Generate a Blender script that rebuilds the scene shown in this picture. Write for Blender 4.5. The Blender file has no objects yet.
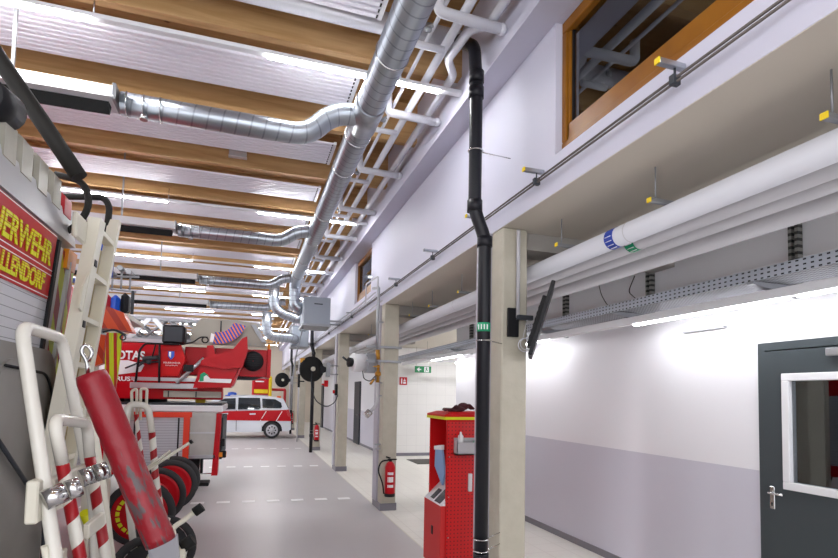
import bpy, math, random
from math import sin, cos, pi, radians
from mathutils import Vector, Matrix
random.seed(7)
scene = bpy.context.scene
COL = scene.collection

# ------------------------------------------------------------ camera, world, exposure
cd = bpy.data.cameras.new('camera'); cam = bpy.data.objects.new('camera', cd); COL.objects.link(cam)
YAW, PIT, ROLL = .3126, .0562, .01955
F = Vector((sin(YAW)*cos(PIT), cos(YAW)*cos(PIT), sin(PIT)))
R = Vector((cos(YAW), -sin(YAW), 0)); U = R.cross(F)
R2 = R*cos(ROLL) + U*sin(ROLL); U2 = -R*sin(ROLL) + U*cos(ROLL)
M = Matrix((R2, U2, -F)).transposed().to_4x4(); M.translation = Vector((0, 0, 1.75))
cam.matrix_world = M
cd.sensor_fit = 'HORIZONTAL'; cd.sensor_width = 36; cd.lens = 36*528.5/838
cd.shift_y = 87.75/838; cd.clip_start = .05; cd.clip_end = 200
scene.camera = cam
w = bpy.data.worlds.new('world'); scene.world = w; w.use_nodes = True
w.node_tree.nodes['Background'].inputs[0].default_value = (.93, .95, 1, 1)
w.node_tree.nodes['Background'].inputs[1].default_value = 1.5
scene.view_settings.view_transform = 'Standard'; scene.view_settings.look = 'None'
scene.view_settings.gamma = 1; scene.view_settings.use_curve_mapping = False
scene.view_settings.exposure = 0.93
LED = 62.0

# ------------------------------------------------------------ materials
MAT = {}
def mat(name, col, rough=.5, metal=0, bump=None, noise=None, spec=.5, coat=0):
    m = bpy.data.materials.new(name); m.use_nodes = True; nt = m.node_tree; b = nt.nodes['Principled BSDF']
    b.inputs['Base Color'].default_value = (*col, 1); b.inputs['Roughness'].default_value = rough
    b.inputs['Metallic'].default_value = metal; b.inputs['Specular IOR Level'].default_value = spec
    b.inputs['Coat Weight'].default_value = coat
    tc = nt.nodes.new('ShaderNodeTexCoord')
    if noise:   # (scale, amount, dark colour)
        n = nt.nodes.new('ShaderNodeTexNoise'); n.inputs['Scale'].default_value = noise[0]; n.inputs['Detail'].default_value = 5
        nt.links.new(tc.outputs['Object'], n.inputs['Vector'])
        r = nt.nodes.new('ShaderNodeMapRange'); r.inputs[1].default_value = .35; r.inputs[2].default_value = .7
        r.inputs[3].default_value = 0; r.inputs[4].default_value = noise[1]
        nt.links.new(n.outputs[0], r.inputs[0])
        mx = nt.nodes.new('ShaderNodeMix'); mx.data_type = 'RGBA'
        mx.inputs[6].default_value = (*col, 1); mx.inputs[7].default_value = (*noise[2], 1)
        nt.links.new(r.outputs[0], mx.inputs[0]); nt.links.new(mx.outputs[2], b.inputs['Base Color'])
    if bump:    # (scale, strength)
        n = nt.nodes.new('ShaderNodeTexNoise'); n.inputs['Scale'].default_value = bump[0]; n.inputs['Detail'].default_value = 4
        nt.links.new(tc.outputs['Object'], n.inputs['Vector'])
        bp = nt.nodes.new('ShaderNodeBump'); bp.inputs['Strength'].default_value = bump[1]; bp.inputs['Distance'].default_value = .02
        nt.links.new(n.outputs[0], bp.inputs['Height']); nt.links.new(bp.outputs[0], b.inputs['Normal'])
    MAT[name] = m; return m
def rgb(h):
    v = [int(h[i:i+2], 16)/255 for i in (0, 2, 4)]
    return tuple(c/12.92 if c <= .04045 else ((c+.055)/1.055)**2.4 for c in v)
mat('white_paint', rgb('c8c7d6'), .6, noise=(3, .12, rgb('cfccd4')))
mat('white_enamel', rgb('dfdfe2'), .35)
mat('panel_white', rgb('e0dde6'), .4)
mat('pipe_white', rgb('cfcfd6'), .45)
mat('pipe_grey', rgb('b8b6ba'), .5)
mat('concrete', rgb('bab4a5'), .8, noise=(6, .5, rgb('a69f8e')), bump=(40, .15))
mat('concrete_grey', rgb('a9a49e'), .8, noise=(6, .4, rgb('8f8a84')))
mat('soffit', rgb('d2cabd'), .7, noise=(2, .2, rgb('c4bcaf')))
mat('twin_metal', rgb('5c5450'), .45, .5)
mat('lilac_grey', rgb('aca8b2'), .6)
mat('skirt', rgb('77747c'), .5)
mat('galv', rgb('b4b8be'), .28, .9, noise=(14, .5, rgb('8f949c')))
mat('galv_dull', rgb('9a9ca0'), .45, .6)
mat('steel', rgb('c8c8c8'), .2, 1)
mat('alu', rgb('b9b7b2'), .4, .6, noise=(5, .4, rgb('a09e99')))
mat('black', (.010, .010, .012), .5, spec=.25)
mat('black_pipe', (.010, .010, .014), .4, spec=.3)
mat('rubber', (.014, .014, .014), .7, bump=(60, .2), spec=.2)
mat('black_hose', (.02, .019, .017), .6, spec=.25)
mat('dark_grey', rgb('35383e'), .5, spec=.3)
mat('door_grey', rgb('3f464a'), .45, noise=(2, .3, rgb('3a4145')), spec=.35)
mat('red', rgb('b80818'), .35, spec=.25)
mat('red_cab', rgb('c41014'), .4, spec=.25)
mat('red_light', rgb('cc3030'), .5, spec=.3)
mat('red_tarp', rgb('b4121c'), .45, bump=(9, .6), spec=.3)
mat('bag_red', rgb('8a0a1c'), .38, bump=(12, .5))
mat('orange_red', rgb('dc3a1e'), .4)
mat('orange', rgb('e8641c'), .5)
mat('amber', rgb('e8901c'), .3)
mat('yellow', rgb('d8d80c'), .45)
mat('yellow_cap', rgb('f0d010'), .5)
mat('blue', rgb('1450c0'), .3)
mat('blue_label', rgb('1c40a8'), .5)
mat('green_sign', rgb('0c8a50'), .5)
mat('green_label', rgb('109868'), .5)
mat('cream', rgb('d8d4c4'), .4)
mat('cream_yellow', rgb('bfa868'), .5)
mat('white_tube', rgb('dcd9cf'), .25, coat=.3)
mat('truck_grey', rgb('8f8c88'), .45, .2, noise=(2.5, .6, rgb('7a7672')))
mat('truck_alu', rgb('b4b4b6'), .4, .4)
mat('shutter', rgb('aeb0b4'), .4, .4)
mat('beige_panel', rgb('a19c90'), .5)
mat('lens_grey', rgb('a7a496'), .35, noise=(9, .5, rgb('8d8a7c')))
mat('lens_red', rgb('b8242c'), .3)
mat('brass', rgb('b8863a'), .35, .8)
mat('blue_paper', rgb('8fb0dc'), .7)
mat('brown_cloth', rgb('4a2228'), .8, bump=(20, .6))
mat('wood_frame', rgb('8e5a12'), .4, noise=(8, .5, rgb('74450c')), spec=.3)
mat('beige_wall', rgb('cabfae'), .7)
mat('floor_mat', rgb('55524e'), .9)
mat('car_white', rgb('dadde4'), .25, coat=.6)
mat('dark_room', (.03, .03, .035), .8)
mat('silver', rgb('c4c6ca'), .3, .8)
mat('tyre', (.025, .025, .027), .75)

def emis(name, col, s):
    m = bpy.data.materials.new(name); m.use_nodes = True; nt = m.node_tree
    nt.nodes.clear(); e = nt.nodes.new('ShaderNodeEmission'); o = nt.nodes.new('ShaderNodeOutputMaterial')
    e.inputs[0].default_value = (*col, 1); e.inputs[1].default_value = s
    nt.links.new(e.outputs[0], o.inputs[0]); MAT[name] = m
emis('led', (.97, .98, 1), LED)
emis('led_corridor', (.97, .98, 1), 19)
emis('sign_glow', (.1, .9, .4), .6)

def glass(name, col, alpha):
    m = mat(name, col, .04); m.node_tree.nodes['Principled BSDF'].inputs['Alpha'].default_value = alpha
glass('car_glass', (.02, .025, .03), .96)
def window_glass():
    m = bpy.data.materials.new('window_glass'); m.use_nodes = True; nt = m.node_tree; nt.nodes.clear()
    o = nt.nodes.new('ShaderNodeOutputMaterial'); mx = nt.nodes.new('ShaderNodeMixShader')
    t = nt.nodes.new('ShaderNodeBsdfTransparent'); t.inputs[0].default_value = (.75, .8, .82, 1)
    g = nt.nodes.new('ShaderNodeBsdfGlossy'); g.inputs['Roughness'].default_value = .01; g.inputs[0].default_value = (.9, .95, 1, 1)
    fr = nt.nodes.new('ShaderNodeFresnel'); fr.inputs[0].default_value = 2.3
    nt.links.new(fr.outputs[0], mx.inputs[0]); nt.links.new(t.outputs[0], mx.inputs[1]); nt.links.new(g.outputs[0], mx.inputs[2])
    nt.links.new(mx.outputs[0], o.inputs[0]); MAT['window_glass'] = m
window_glass()

def wood(name, c1, c2, knot):
    m = bpy.data.materials.new(name); m.use_nodes = True; nt = m.node_tree; b = nt.nodes['Principled BSDF']
    b.inputs['Roughness'].default_value = .6
    tc = nt.nodes.new('ShaderNodeTexCoord'); mp = nt.nodes.new('ShaderNodeMapping'); mp.inputs['Scale'].default_value = (.6, 7, 7)
    nt.links.new(tc.outputs['Object'], mp.inputs[0])
    n = nt.nodes.new('ShaderNodeTexNoise'); n.inputs['Scale'].default_value = 2.2; n.inputs['Detail'].default_value = 8; n.inputs['Distortion'].default_value = .8
    nt.links.new(mp.outputs[0], n.inputs['Vector'])
    cr = nt.nodes.new('ShaderNodeValToRGB'); cr.color_ramp.elements[0].position = .3; cr.color_ramp.elements[0].color = (*c1, 1)
    cr.color_ramp.elements[1].position = .7; cr.color_ramp.elements[1].color = (*c2, 1)
    nt.links.new(n.outputs[0], cr.inputs[0])
    v = nt.nodes.new('ShaderNodeTexVoronoi'); v.inputs['Scale'].default_value = 2.6; mp2 = nt.nodes.new('ShaderNodeMapping'); mp2.inputs['Scale'].default_value = (.8, 1.6, 1.6)
    nt.links.new(tc.outputs['Object'], mp2.inputs[0]); nt.links.new(mp2.outputs[0], v.inputs['Vector'])
    cr2 = nt.nodes.new('ShaderNodeValToRGB'); cr2.color_ramp.elements[0].position = .03; cr2.color_ramp.elements[0].color = (1, 1, 1, 1)
    cr2.color_ramp.elements[1].position = .075; cr2.color_ramp.elements[1].color = (0, 0, 0, 1)
    nt.links.new(v.outputs['Distance'], cr2.inputs[0])
    mx = nt.nodes.new('ShaderNodeMix'); mx.data_type = 'RGBA'; mx.inputs[7].default_value = (*knot, 1)
    nt.links.new(cr2.outputs[0], mx.inputs[0]); nt.links.new(cr.outputs[0], mx.inputs[6])
    nt.links.new(mx.outputs[2], b.inputs['Base Color']); MAT[name] = m
wood('spruce', rgb('b48c58'), rgb('cfa878'), rgb('6a4622'))
wood('deck_wood', rgb('9c7444'), rgb('b08a5c'), rgb('6e4620'))

def tiles(name, c, line, sx, sz, axes, rough=.35, mort=.012):
    m = bpy.data.materials.new(name); m.use_nodes = True; nt = m.node_tree; b = nt.nodes['Principled BSDF']
    b.inputs['Roughness'].default_value = rough
    g = nt.nodes.new('ShaderNodeNewGeometry'); sp = nt.nodes.new('ShaderNodeSeparateXYZ'); nt.links.new(g.outputs['Position'], sp.inputs[0])
    outs = []
    for ax, s in zip(axes, (sx, sz)):
        d = nt.nodes.new('ShaderNodeMath'); d.operation = 'DIVIDE'; d.inputs[1].default_value = s; nt.links.new(sp.outputs[ax], d.inputs[0])
        f = nt.nodes.new('ShaderNodeMath'); f.operation = 'FRACT'; nt.links.new(d.outputs[0], f.inputs[0])
        c_ = nt.nodes.new('ShaderNodeMath'); c_.operation = 'LESS_THAN'; c_.inputs[1].default_value = mort/s; nt.links.new(f.outputs[0], c_.inputs[0]); outs.append(c_)
    mxm = nt.nodes.new('ShaderNodeMath'); mxm.operation = 'MAXIMUM'; nt.links.new(outs[0].outputs[0], mxm.inputs[0]); nt.links.new(outs[1].outputs[0], mxm.inputs[1])
    n = nt.nodes.new('ShaderNodeTexNoise'); n.inputs['Scale'].default_value = 1.3; n.inputs['Detail'].default_value = 6; nt.links.new(g.outputs['Position'], n.inputs['Vector'])
    m0 = nt.nodes.new('ShaderNodeMix'); m0.data_type = 'RGBA'; m0.inputs[6].default_value = (*c, 1); m0.inputs[7].default_value = (*[x*.9 for x in c], 1); nt.links.new(n.outputs[0], m0.inputs[0])
    mx = nt.nodes.new('ShaderNodeMix'); mx.data_type = 'RGBA'; mx.inputs[7].default_value = (*line, 1)
    nt.links.new(mxm.outputs[0], mx.inputs[0]); nt.links.new(m0.outputs[2], mx.inputs[6]); nt.links.new(mx.outputs[2], b.inputs['Base Color'])
    MAT[name] = m
tiles('floor_tile', rgb('efece4'), rgb('dedad2'), .3, .3, (0, 1), .4)
tiles('floor_hall', rgb('c6c2c3'), rgb('c0bcbd'), .3, .3, (0, 1), .35, .006)
tiles('wall_tile_x', rgb('eae8e4'), rgb('d8d6d3'), .3, .3, (0, 2), .3, .008)

def wainscot():
    m = bpy.data.materials.new('wainscot_wall'); m.use_nodes = True; nt = m.node_tree; b = nt.nodes['Principled BSDF']; b.inputs['Roughness'].default_value = .45
    g = nt.nodes.new('ShaderNodeNewGeometry'); sp = nt.nodes.new('ShaderNodeSeparateXYZ'); nt.links.new(g.outputs['Position'], sp.inputs[0])
    l = nt.nodes.new('ShaderNodeMath'); l.operation = 'LESS_THAN'; l.inputs[1].default_value = 1.22; nt.links.new(sp.outputs[2], l.inputs[0])
    mx = nt.nodes.new('ShaderNodeMix'); mx.data_type = 'RGBA'; mx.inputs[6].default_value = (*rgb('e6e5ea'), 1); mx.inputs[7].default_value = (*rgb('c8c6d2'), 1)
    nt.links.new(l.outputs[0], mx.inputs[0]); nt.links.new(mx.outputs[2], b.inputs['Base Color']); MAT['wainscot_wall'] = m
wainscot()

def spiral():   # spiral seam ridges driven by the UV of the tube (u around, v along in metres)
    m = mat('spiral_duct', rgb('a8adb4'), .32, .9); nt = m.node_tree; b = nt.nodes['Principled BSDF']
    uv = nt.nodes.new('ShaderNodeUVMap'); sp = nt.nodes.new('ShaderNodeSeparateXYZ'); nt.links.new(uv.outputs[0], sp.inputs[0])
    a = nt.nodes.new('ShaderNodeMath'); a.operation = 'MULTIPLY'; a.inputs[1].default_value = 9; nt.links.new(sp.outputs[1], a.inputs[0])
    s = nt.nodes.new('ShaderNodeMath'); s.operation = 'ADD'; nt.links.new(a.outputs[0], s.inputs[0]); nt.links.new(sp.outputs[0], s.inputs[1])
    f = nt.nodes.new('ShaderNodeMath'); f.operation = 'FRACT'; nt.links.new(s.outputs[0], f.inputs[0])
    l = nt.nodes.new('ShaderNodeMath'); l.operation = 'LESS_THAN'; l.inputs[1].default_value = .12; nt.links.new(f.outputs[0], l.inputs[0])
    bp = nt.nodes.new('ShaderNodeBump'); bp.inputs['Strength'].default_value = .3; bp.inputs['Distance'].default_value = .005
    nt.links.new(l.outputs[0], bp.inputs['Height']); nt.links.new(bp.outputs[0], b.inputs['Normal'])
    mx = nt.nodes.new('ShaderNodeMix'); mx.data_type = 'RGBA'; mx.inputs[6].default_value = (*rgb('aab0b8'), 1); mx.inputs[7].default_value = (*rgb('8e939a'), 1)
    nt.links.new(l.outputs[0], mx.inputs[0]); nt.links.new(mx.outputs[2], b.inputs['Base Color'])
spiral()

def stripes(name, ca, cb, period, expr='diag', duty=.5, rough=.35):
    """two-colour stripes on the thing itself: 'diag' by object x+y+z mix, 'v' along the UV of a tube"""
    m = mat(name, ca, rough); nt = m.node_tree; b = nt.nodes['Principled BSDF']
    if expr == 'tube':
        uv = nt.nodes.new('ShaderNodeUVMap'); sp = nt.nodes.new('ShaderNodeSeparateXYZ'); nt.links.new(uv.outputs[0], sp.inputs[0])
        # slanted ring: v + .25*|u-.5| keeps the band seamless round the tube
        su = nt.nodes.new('ShaderNodeMath'); su.operation = 'SUBTRACT'; su.inputs[1].default_value = .5; nt.links.new(sp.outputs[0], su.inputs[0])
        ab = nt.nodes.new('ShaderNodeMath'); ab.operation = 'ABSOLUTE'; nt.links.new(su.outputs[0], ab.inputs[0])
        k = nt.nodes.new('ShaderNodeMath'); k.operation = 'MULTIPLY'; k.inputs[1].default_value = .08; nt.links.new(ab.outputs[0], k.inputs[0])
        s = nt.nodes.new('ShaderNodeMath'); s.operation = 'ADD'; nt.links.new(sp.outputs[1], s.inputs[0]); nt.links.new(k.outputs[0], s.inputs[1]); src = s
    else:
        g = nt.nodes.new('ShaderNodeNewGeometry'); d = nt.nodes.new('ShaderNodeVectorMath'); d.operation = 'DOT_PRODUCT'
        d.inputs[1].default_value = expr; nt.links.new(g.outputs['Position'], d.inputs[0]); src = d
    dv = nt.nodes.new('ShaderNodeMath'); dv.operation = 'DIVIDE'; dv.inputs[1].default_value = period
    nt.links.new(src.outputs['Value' if expr != 'tube' else 0], dv.inputs[0])
    f = nt.nodes.new('ShaderNodeMath'); f.operation = 'FRACT'; nt.links.new(dv.outputs[0], f.inputs[0])
    l = nt.nodes.new('ShaderNodeMath'); l.operation = 'LESS_THAN'; l.inputs[1].default_value = duty; nt.links.new(f.outputs[0], l.inputs[0])
    mx = nt.nodes.new('ShaderNodeMix'); mx.data_type = 'RGBA'; mx.inputs[6].default_value = (*ca, 1); mx.inputs[7].default_value = (*cb, 1)
    nt.links.new(l.outputs[0], mx.inputs[0]); nt.links.new(mx.outputs[2], b.inputs['Base Color'])
stripes('barber', rgb('dcd9cf'), rgb('b41420'), .17, 'tube', .5)
stripes('warn', rgb('a01a20'), rgb('c8d40c'), .22, (0, .8, .6), .5)
stripes('slats', rgb('cbccd2'), rgb('808288'), .05, (0, 0, 1), .08)
stripes('slats_fine', rgb('b6b8be'), rgb('94969c'), .045, (0, 0, 1), .2)
stripes('vest', rgb('cdd81c'), rgb('c0281e'), .055, (.9, .3, .05), .42)
stripes('gauge', rgb('2838a8'), rgb('e88020'), .055, (.85, 0, .5), .4)
stripes('orange_bag', rgb('d84a16'), rgb('b02c10'), .12, (.8, .2, .5), .4)
stripes('slotted', rgb('8c8c88'), (.03, .03, .03), .05, (0, 0, 1), .45)

def scuff():
    m = MAT['bag_red']; nt = m.node_tree; b = nt.nodes['Principled BSDF']
    tc = nt.nodes.new('ShaderNodeUVMap'); mp = nt.nodes.new('ShaderNodeMapping'); mp.inputs['Scale'].default_value = (5, 3.2, 1)
    nt.links.new(tc.outputs[0], mp.inputs[0]); n = nt.nodes.new('ShaderNodeTexNoise'); n.inputs['Scale'].default_value = 3; n.inputs['Detail'].default_value = 6
    nt.links.new(mp.outputs[0], n.inputs['Vector']); cr = nt.nodes.new('ShaderNodeValToRGB')
    cr.color_ramp.elements[0].position = .60; cr.color_ramp.elements[0].color = (*rgb('8a0a1c'), 1)
    cr.color_ramp.elements[1].position = .68; cr.color_ramp.elements[1].color = (*rgb('564a4c'), 1)
    sp = nt.nodes.new('ShaderNodeSeparateXYZ'); nt.links.new(tc.outputs[0], sp.inputs[0])
    prof = nt.nodes.new('ShaderNodeMapRange'); prof.interpolation_type = 'SMOOTHSTEP'; prof.inputs[1].default_value = .30; prof.inputs[2].default_value = .42; prof.inputs[3].default_value = .0; prof.inputs[4].default_value = .16
    nt.links.new(sp.outputs[1], prof.inputs[0]); ad = nt.nodes.new('ShaderNodeMath'); ad.operation = 'ADD'; nt.links.new(n.outputs[0], ad.inputs[0]); nt.links.new(prof.outputs[0], ad.inputs[1])
    sb = nt.nodes.new('ShaderNodeMath'); sb.operation = 'SUBTRACT'; sb.inputs[1].default_value = .08; nt.links.new(ad.outputs[0], sb.inputs[0])
    nt.links.new(sb.outputs[0], cr.inputs[0]); nt.links.new(cr.outputs[0], b.inputs['Base Color'])
scuff()

def pegboard():
    m = mat('pegboard', rgb('cc1418'), .4); nt = m.node_tree; b = nt.nodes['Principled BSDF']
    g = nt.nodes.new('ShaderNodeNewGeometry'); mp = nt.nodes.new('ShaderNodeVectorMath'); mp.operation = 'SCALE'; mp.inputs[3].default_value = 1/.038
    nt.links.new(g.outputs['Position'], mp.inputs[0]); fr = nt.nodes.new('ShaderNodeVectorMath'); fr.operation = 'FRACTION'; nt.links.new(mp.outputs[0], fr.inputs[0])
    sp = nt.nodes.new('ShaderNodeSeparateXYZ'); nt.links.new(fr.outputs[0], sp.inputs[0]); o = []
    for ax in (0, 2):
        l = nt.nodes.new('ShaderNodeMath'); l.operation = 'LESS_THAN'; l.inputs[1].default_value = .3; nt.links.new(sp.outputs[ax], l.inputs[0]); o.append(l)
    mm = nt.nodes.new('ShaderNodeMath'); mm.operation = 'MULTIPLY'; nt.links.new(o[0].outputs[0], mm.inputs[0]); nt.links.new(o[1].outputs[0], mm.inputs[1])
    mx = nt.nodes.new('ShaderNodeMix'); mx.data_type = 'RGBA'; mx.inputs[6].default_value = (*rgb('cc1418'), 1); mx.inputs[7].default_value = (*rgb('4a0608'), 1)
    nt.links.new(mm.outputs[0], mx.inputs[0]); nt.links.new(mx.outputs[2], b.inputs['Base Color'])
pegboard()

# ------------------------------------------------------------ mesh builder
class MB:
    def __init__(s): s.v = []; s.f = []; s.m = []; s.sm = []; s.uv = []; s.mats = []; s.cur = 0
    def use(s, name):
        if name not in s.mats: s.mats.append(name)
        s.cur = s.mats.index(name); return s
    def face(s, idx, uv=None, smooth=False): s.f.append(idx); s.m.append(s.cur); s.sm.append(smooth); s.uv.append(uv or [(0, 0)]*len(idx))
    def box(s, x0, x1, y0, y1, z0, z1, bev=0, T=None):
        if x0 > x1: x0, x1 = x1, x0
        if y0 > y1: y0, y1 = y1, y0
        if z0 > z1: z0, z1 = z1, z0
        n = len(s.v)
        if bev <= 0:
            P = [(x, y, z) for x in (x0, x1) for y in (y0, y1) for z in (z0, z1)]
            Q = [(0, 1, 3, 2), (4, 6, 7, 5), (0, 4, 5, 1), (2, 3, 7, 6), (0, 2, 6, 4), (1, 5, 7, 3)]
        else:
            b = min(bev, (x1-x0)*.49, (y1-y0)*.49, (z1-z0)*.49); P = []; Q = []
            lo, hi = (x0, y0, z0), (x1, y1, z1)
            idx = {}
            for c in [(i, j, k) for i in (0, 1) for j in (0, 1) for k in (0, 1)]:
                for a in range(3):
                    p = [lo[t]+b if c[t] == 0 else hi[t]-b for t in range(3)]
                    p[a] = lo[a] if c[a] == 0 else hi[a]
                    idx[(c, a)] = len(P); P.append(tuple(p))
            for a in range(3):
                o = [t for t in range(3) if t != a]
                for sd in (0, 1):
                    q = []
                    for (i, j) in ((0, 0), (1, 0), (1, 1), (0, 1)):
                        c = [0, 0, 0]; c[a] = sd; c[o[0]] = i; c[o[1]] = j; q.append(idx[(tuple(c), a)])
                    Q.append(tuple(q))
                for (i, j) in ((0, 0), (1, 0), (1, 1), (0, 1)):
                    c0 = [0, 0, 0]; c0[o[0]] = i; c0[o[1]] = j; c1 = list(c0); c1[a] = 1
                    c0, c1 = tuple(c0), tuple(c1)
                    Q.append((idx[(c0, o[0])], idx[(c1, o[0])], idx[(c1, o[1])], idx[(c0, o[1])]))
            for c in [(i, j, k) for i in (0, 1) for j in (0, 1) for k in (0, 1)]:
                Q.append(tuple(idx[(c, a)] for a in range(3)))
        if T is not None: P = [tuple(T @ Vector(p)) for p in P]
        s.v += P
        for q in Q: s.face([n+i for i in q])
        return s
    def quadprism(s, quad, d):
        """extrude a planar polygon by vector d"""
        return s.prism(quad, d)
    def prism(s, pts, d):
        n = len(s.v); k = len(pts); d = Vector(d)
        s.v += [tuple(Vector(p)) for p in pts] + [tuple(Vector(p)+d) for p in pts]
        s.face(list(range(n, n+k))); s.face([n+k+i for i in reversed(range(k))])
        for i in range(k): j = (i+1) % k; s.face([n+i, n+j, n+k+j, n+k+i])
        return s
    def tube(s, pts, r, seg=12, fillet=0, caps=True, radii=None, smooth=True, sy=1, up=None):
        P = [Vector(p) for p in pts]
        if fillet > 0 and len(P) > 2:
            N = [P[0]]
            for i in range(1, len(P)-1):
                a, b, c = P[i-1], P[i], P[i+1]; u, v = (a-b), (c-b); lu, lv = u.length, v.length
                if lu < 1e-6 or lv < 1e-6: continue
                t = min(fillet, lu*.48, lv*.48); p0 = b+u/lu*t; p1 = b+v/lv*t
                for q in range(6):
                    w_ = q/5; N.append(p0*(1-w_)**2 + b*2*w_*(1-w_) + p1*w_**2)
            N.append(P[-1]); P = N
        n0 = len(s.v); k = len(P); L = 0; prev = None
        for i, p in enumerate(P):
            t = (P[min(i+1, k-1)]-P[max(i-1, 0)]).normalized()
            if prev is None:
                ref = Vector(up) if up else (Vector((0, 0, 1)) if abs(t.z) < .9 else Vector((1, 0, 0)))
                a = (ref - t*ref.dot(t)).normalized()
            else: a = (prev - t*prev.dot(t)).normalized()
            prev = a; b = t.cross(a); rr = radii[i] if radii else r
            for j in range(seg):
                th = 2*pi*j/seg; s.v.append(tuple(p + a*cos(th)*rr + b*sin(th)*rr*sy))
        for i in range(k-1):
            l = (P[i+1]-P[i]).length
            for j in range(seg):
                j2 = (j+1) % seg
                s.face([n0+i*seg+j, n0+(i+1)*seg+j, n0+(i+1)*seg+j2, n0+i*seg+j2],
                       [(j/seg, L), (j/seg, L+l), ((j+1)/seg, L+l), ((j+1)/seg, L)], smooth)
            L += l
        if caps:
            s.face([n0+j for j in range(seg)]); s.face([n0+(k-1)*seg+j for j in reversed(range(seg))])
        return s
    def cyl(s, c0, c1, r, seg=16, r2=None, smooth=True): return s.tube([c0, c1], r, seg, radii=[r, r if r2 is None else r2], smooth=smooth)
    def lathe(s, c, axis, prof, seg=28):
        """prof: (distance along axis, radius)"""
        c = Vector(c); t = Vector(axis).normalized(); ref = Vector((0, 0, 1)) if abs(t.z) < .9 else Vector((1, 0, 0))
        a = (ref - t*ref.dot(t)).normalized(); b = t.cross(a); n0 = len(s.v)
        for (d, r) in prof:
            for j in range(seg): th = 2*pi*j/seg; s.v.append(tuple(c+t*d+a*cos(th)*r+b*sin(th)*r))
        for i in range(len(prof)-1):
            for j in range(seg):
                j2 = (j+1) % seg; s.face([n0+i*seg+j, n0+(i+1)*seg+j, n0+(i+1)*seg+j2, n0+i*seg+j2], None, True)
        return s
    def torus(s, c, axis, R_, r, seg=32, ms=10):
        prof = [(sin(2*pi*i/ms)*r, R_+cos(2*pi*i/ms)*r) for i in range(ms+1)]
        return s.lathe(c, axis, prof, seg)
    def sphere(s, c, r, seg=14, sc=(1, 1, 1)):
        n = 8; n0 = len(s.v)
        for i in range(n+1):
            ph = pi*i/n
            for j in range(seg): th = 2*pi*j/seg; s.v.append((c[0]+r*sc[0]*sin(ph)*cos(th), c[1]+r*sc[1]*sin(ph)*sin(th), c[2]+r*sc[2]*cos(ph)))
        for i in range(n):
            for j in range(seg): j2 = (j+1) % seg; s.face([n0+i*seg+j, n0+(i+1)*seg+j, n0+(i+1)*seg+j2, n0+i*seg+j2], None, True)
        return s
    def build(s, name, material=None, parent=None, loc=None):
        me = bpy.data.meshes.new(name)
        if parent is not None: o0 = rootloc(parent)
        else: o0 = Vector(loc) if loc is not None else Vector((sum(v[0] for v in s.v)/len(s.v), sum(v[1] for v in s.v)/len(s.v), min(v[2] for v in s.v)))
        me.from_pydata([tuple(Vector(v)-o0) for v in s.v], [], s.f)
        if s.mats:
            for mm in s.mats: me.materials.append(MAT[mm])
            for p, i in zip(me.polygons, s.m): p.material_index = i
        else: me.materials.append(MAT[material])
        ul = me.uv_layers.new(name='UVMap'); k = 0
        for fi, p in enumerate(me.polygons):
            p.use_smooth = s.sm[fi]
            for q in range(p.loop_total): ul.data[k].uv = s.uv[fi][q]; k += 1
        me.validate(); me.update()
        o = bpy.data.objects.new(name, me); COL.objects.link(o)
        if parent is not None: o.parent = parent
        else: o.location = o0
        return o
def rootloc(o):
    while o.parent is not None: o = o.parent
    return Vector(o.location)
def tag(o, label=None, cat=None, group=None, kind=None):
    if label: o['label'] = label
    if cat: o['category'] = cat
    if group: o['group'] = group
    if kind: o['kind'] = kind
    return o
def thing(name, loc, label, cat, group=None):
    o = bpy.data.objects.new(name, None); o.empty_display_size = .1; COL.objects.link(o); o.location = loc
    return tag(o, label, cat, group)
def struct(name, mb, m=None, parent=None):
    o = mb.build(name, m, parent)
    if parent is None: o['kind'] = 'structure'
    return o
def copy_tree(o, parent=None):
    c = o.copy(); COL.objects.link(c)
    if parent is not None: c.parent = parent
    for ch in list(o.children): copy_tree(ch, c)
    return c
def B(*a, **k): return MB().box(*a, **k)
def lettering(name, text, size, origin, ex, ey, m, parent, depth=.002, sx=1.0, bold=0.0, align='LEFT'):
    cu = bpy.data.curves.new('t', 'FONT'); cu.body = text; cu.size = size; cu.extrude = depth; cu.offset = bold; cu.align_x = align; cu.resolution_u = 3
    t = bpy.data.objects.new('t', cu); COL.objects.link(t)
    dg = bpy.context.evaluated_depsgraph_get(); me = bpy.data.meshes.new_from_object(t.evaluated_get(dg))
    bpy.data.objects.remove(t); ex = Vector(ex).normalized(); ey = Vector(ey).normalized(); ez = ex.cross(ey)
    o0 = Vector(origin) - rootloc(parent)
    for v in me.vertices: c = v.co.copy(); v.co = o0 + ex*c.x*sx + ey*c.y + ez*c.z
    me.materials.clear(); me.materials.append(MAT[m]); me.name = name
    o = bpy.data.objects.new(name, me); COL.objects.link(o); o.parent = parent
    return o
mat('text_white', rgb('f0f0f2'), .5); mat('dash_white', rgb('fafafa'), .6); mat('text_yellow', rgb('dcdc10'), .45)

XF, XW, ZS = 1.99, 3.86, 3.19       # column/upper wall plane, corridor wall plane, slab underside
# ============================================================ STRUCTURE
struct('floor', B(-13, 2.0, -4, 34, -.1, 0), 'floor_hall')
struct('floor_corridor', B(2.0, 9, -4, 34, -.1, 0), 'floor_tile')
struct('ceiling', B(-13, 2.05, -4, 34, 5.2, 5.3), 'deck_wood')
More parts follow.
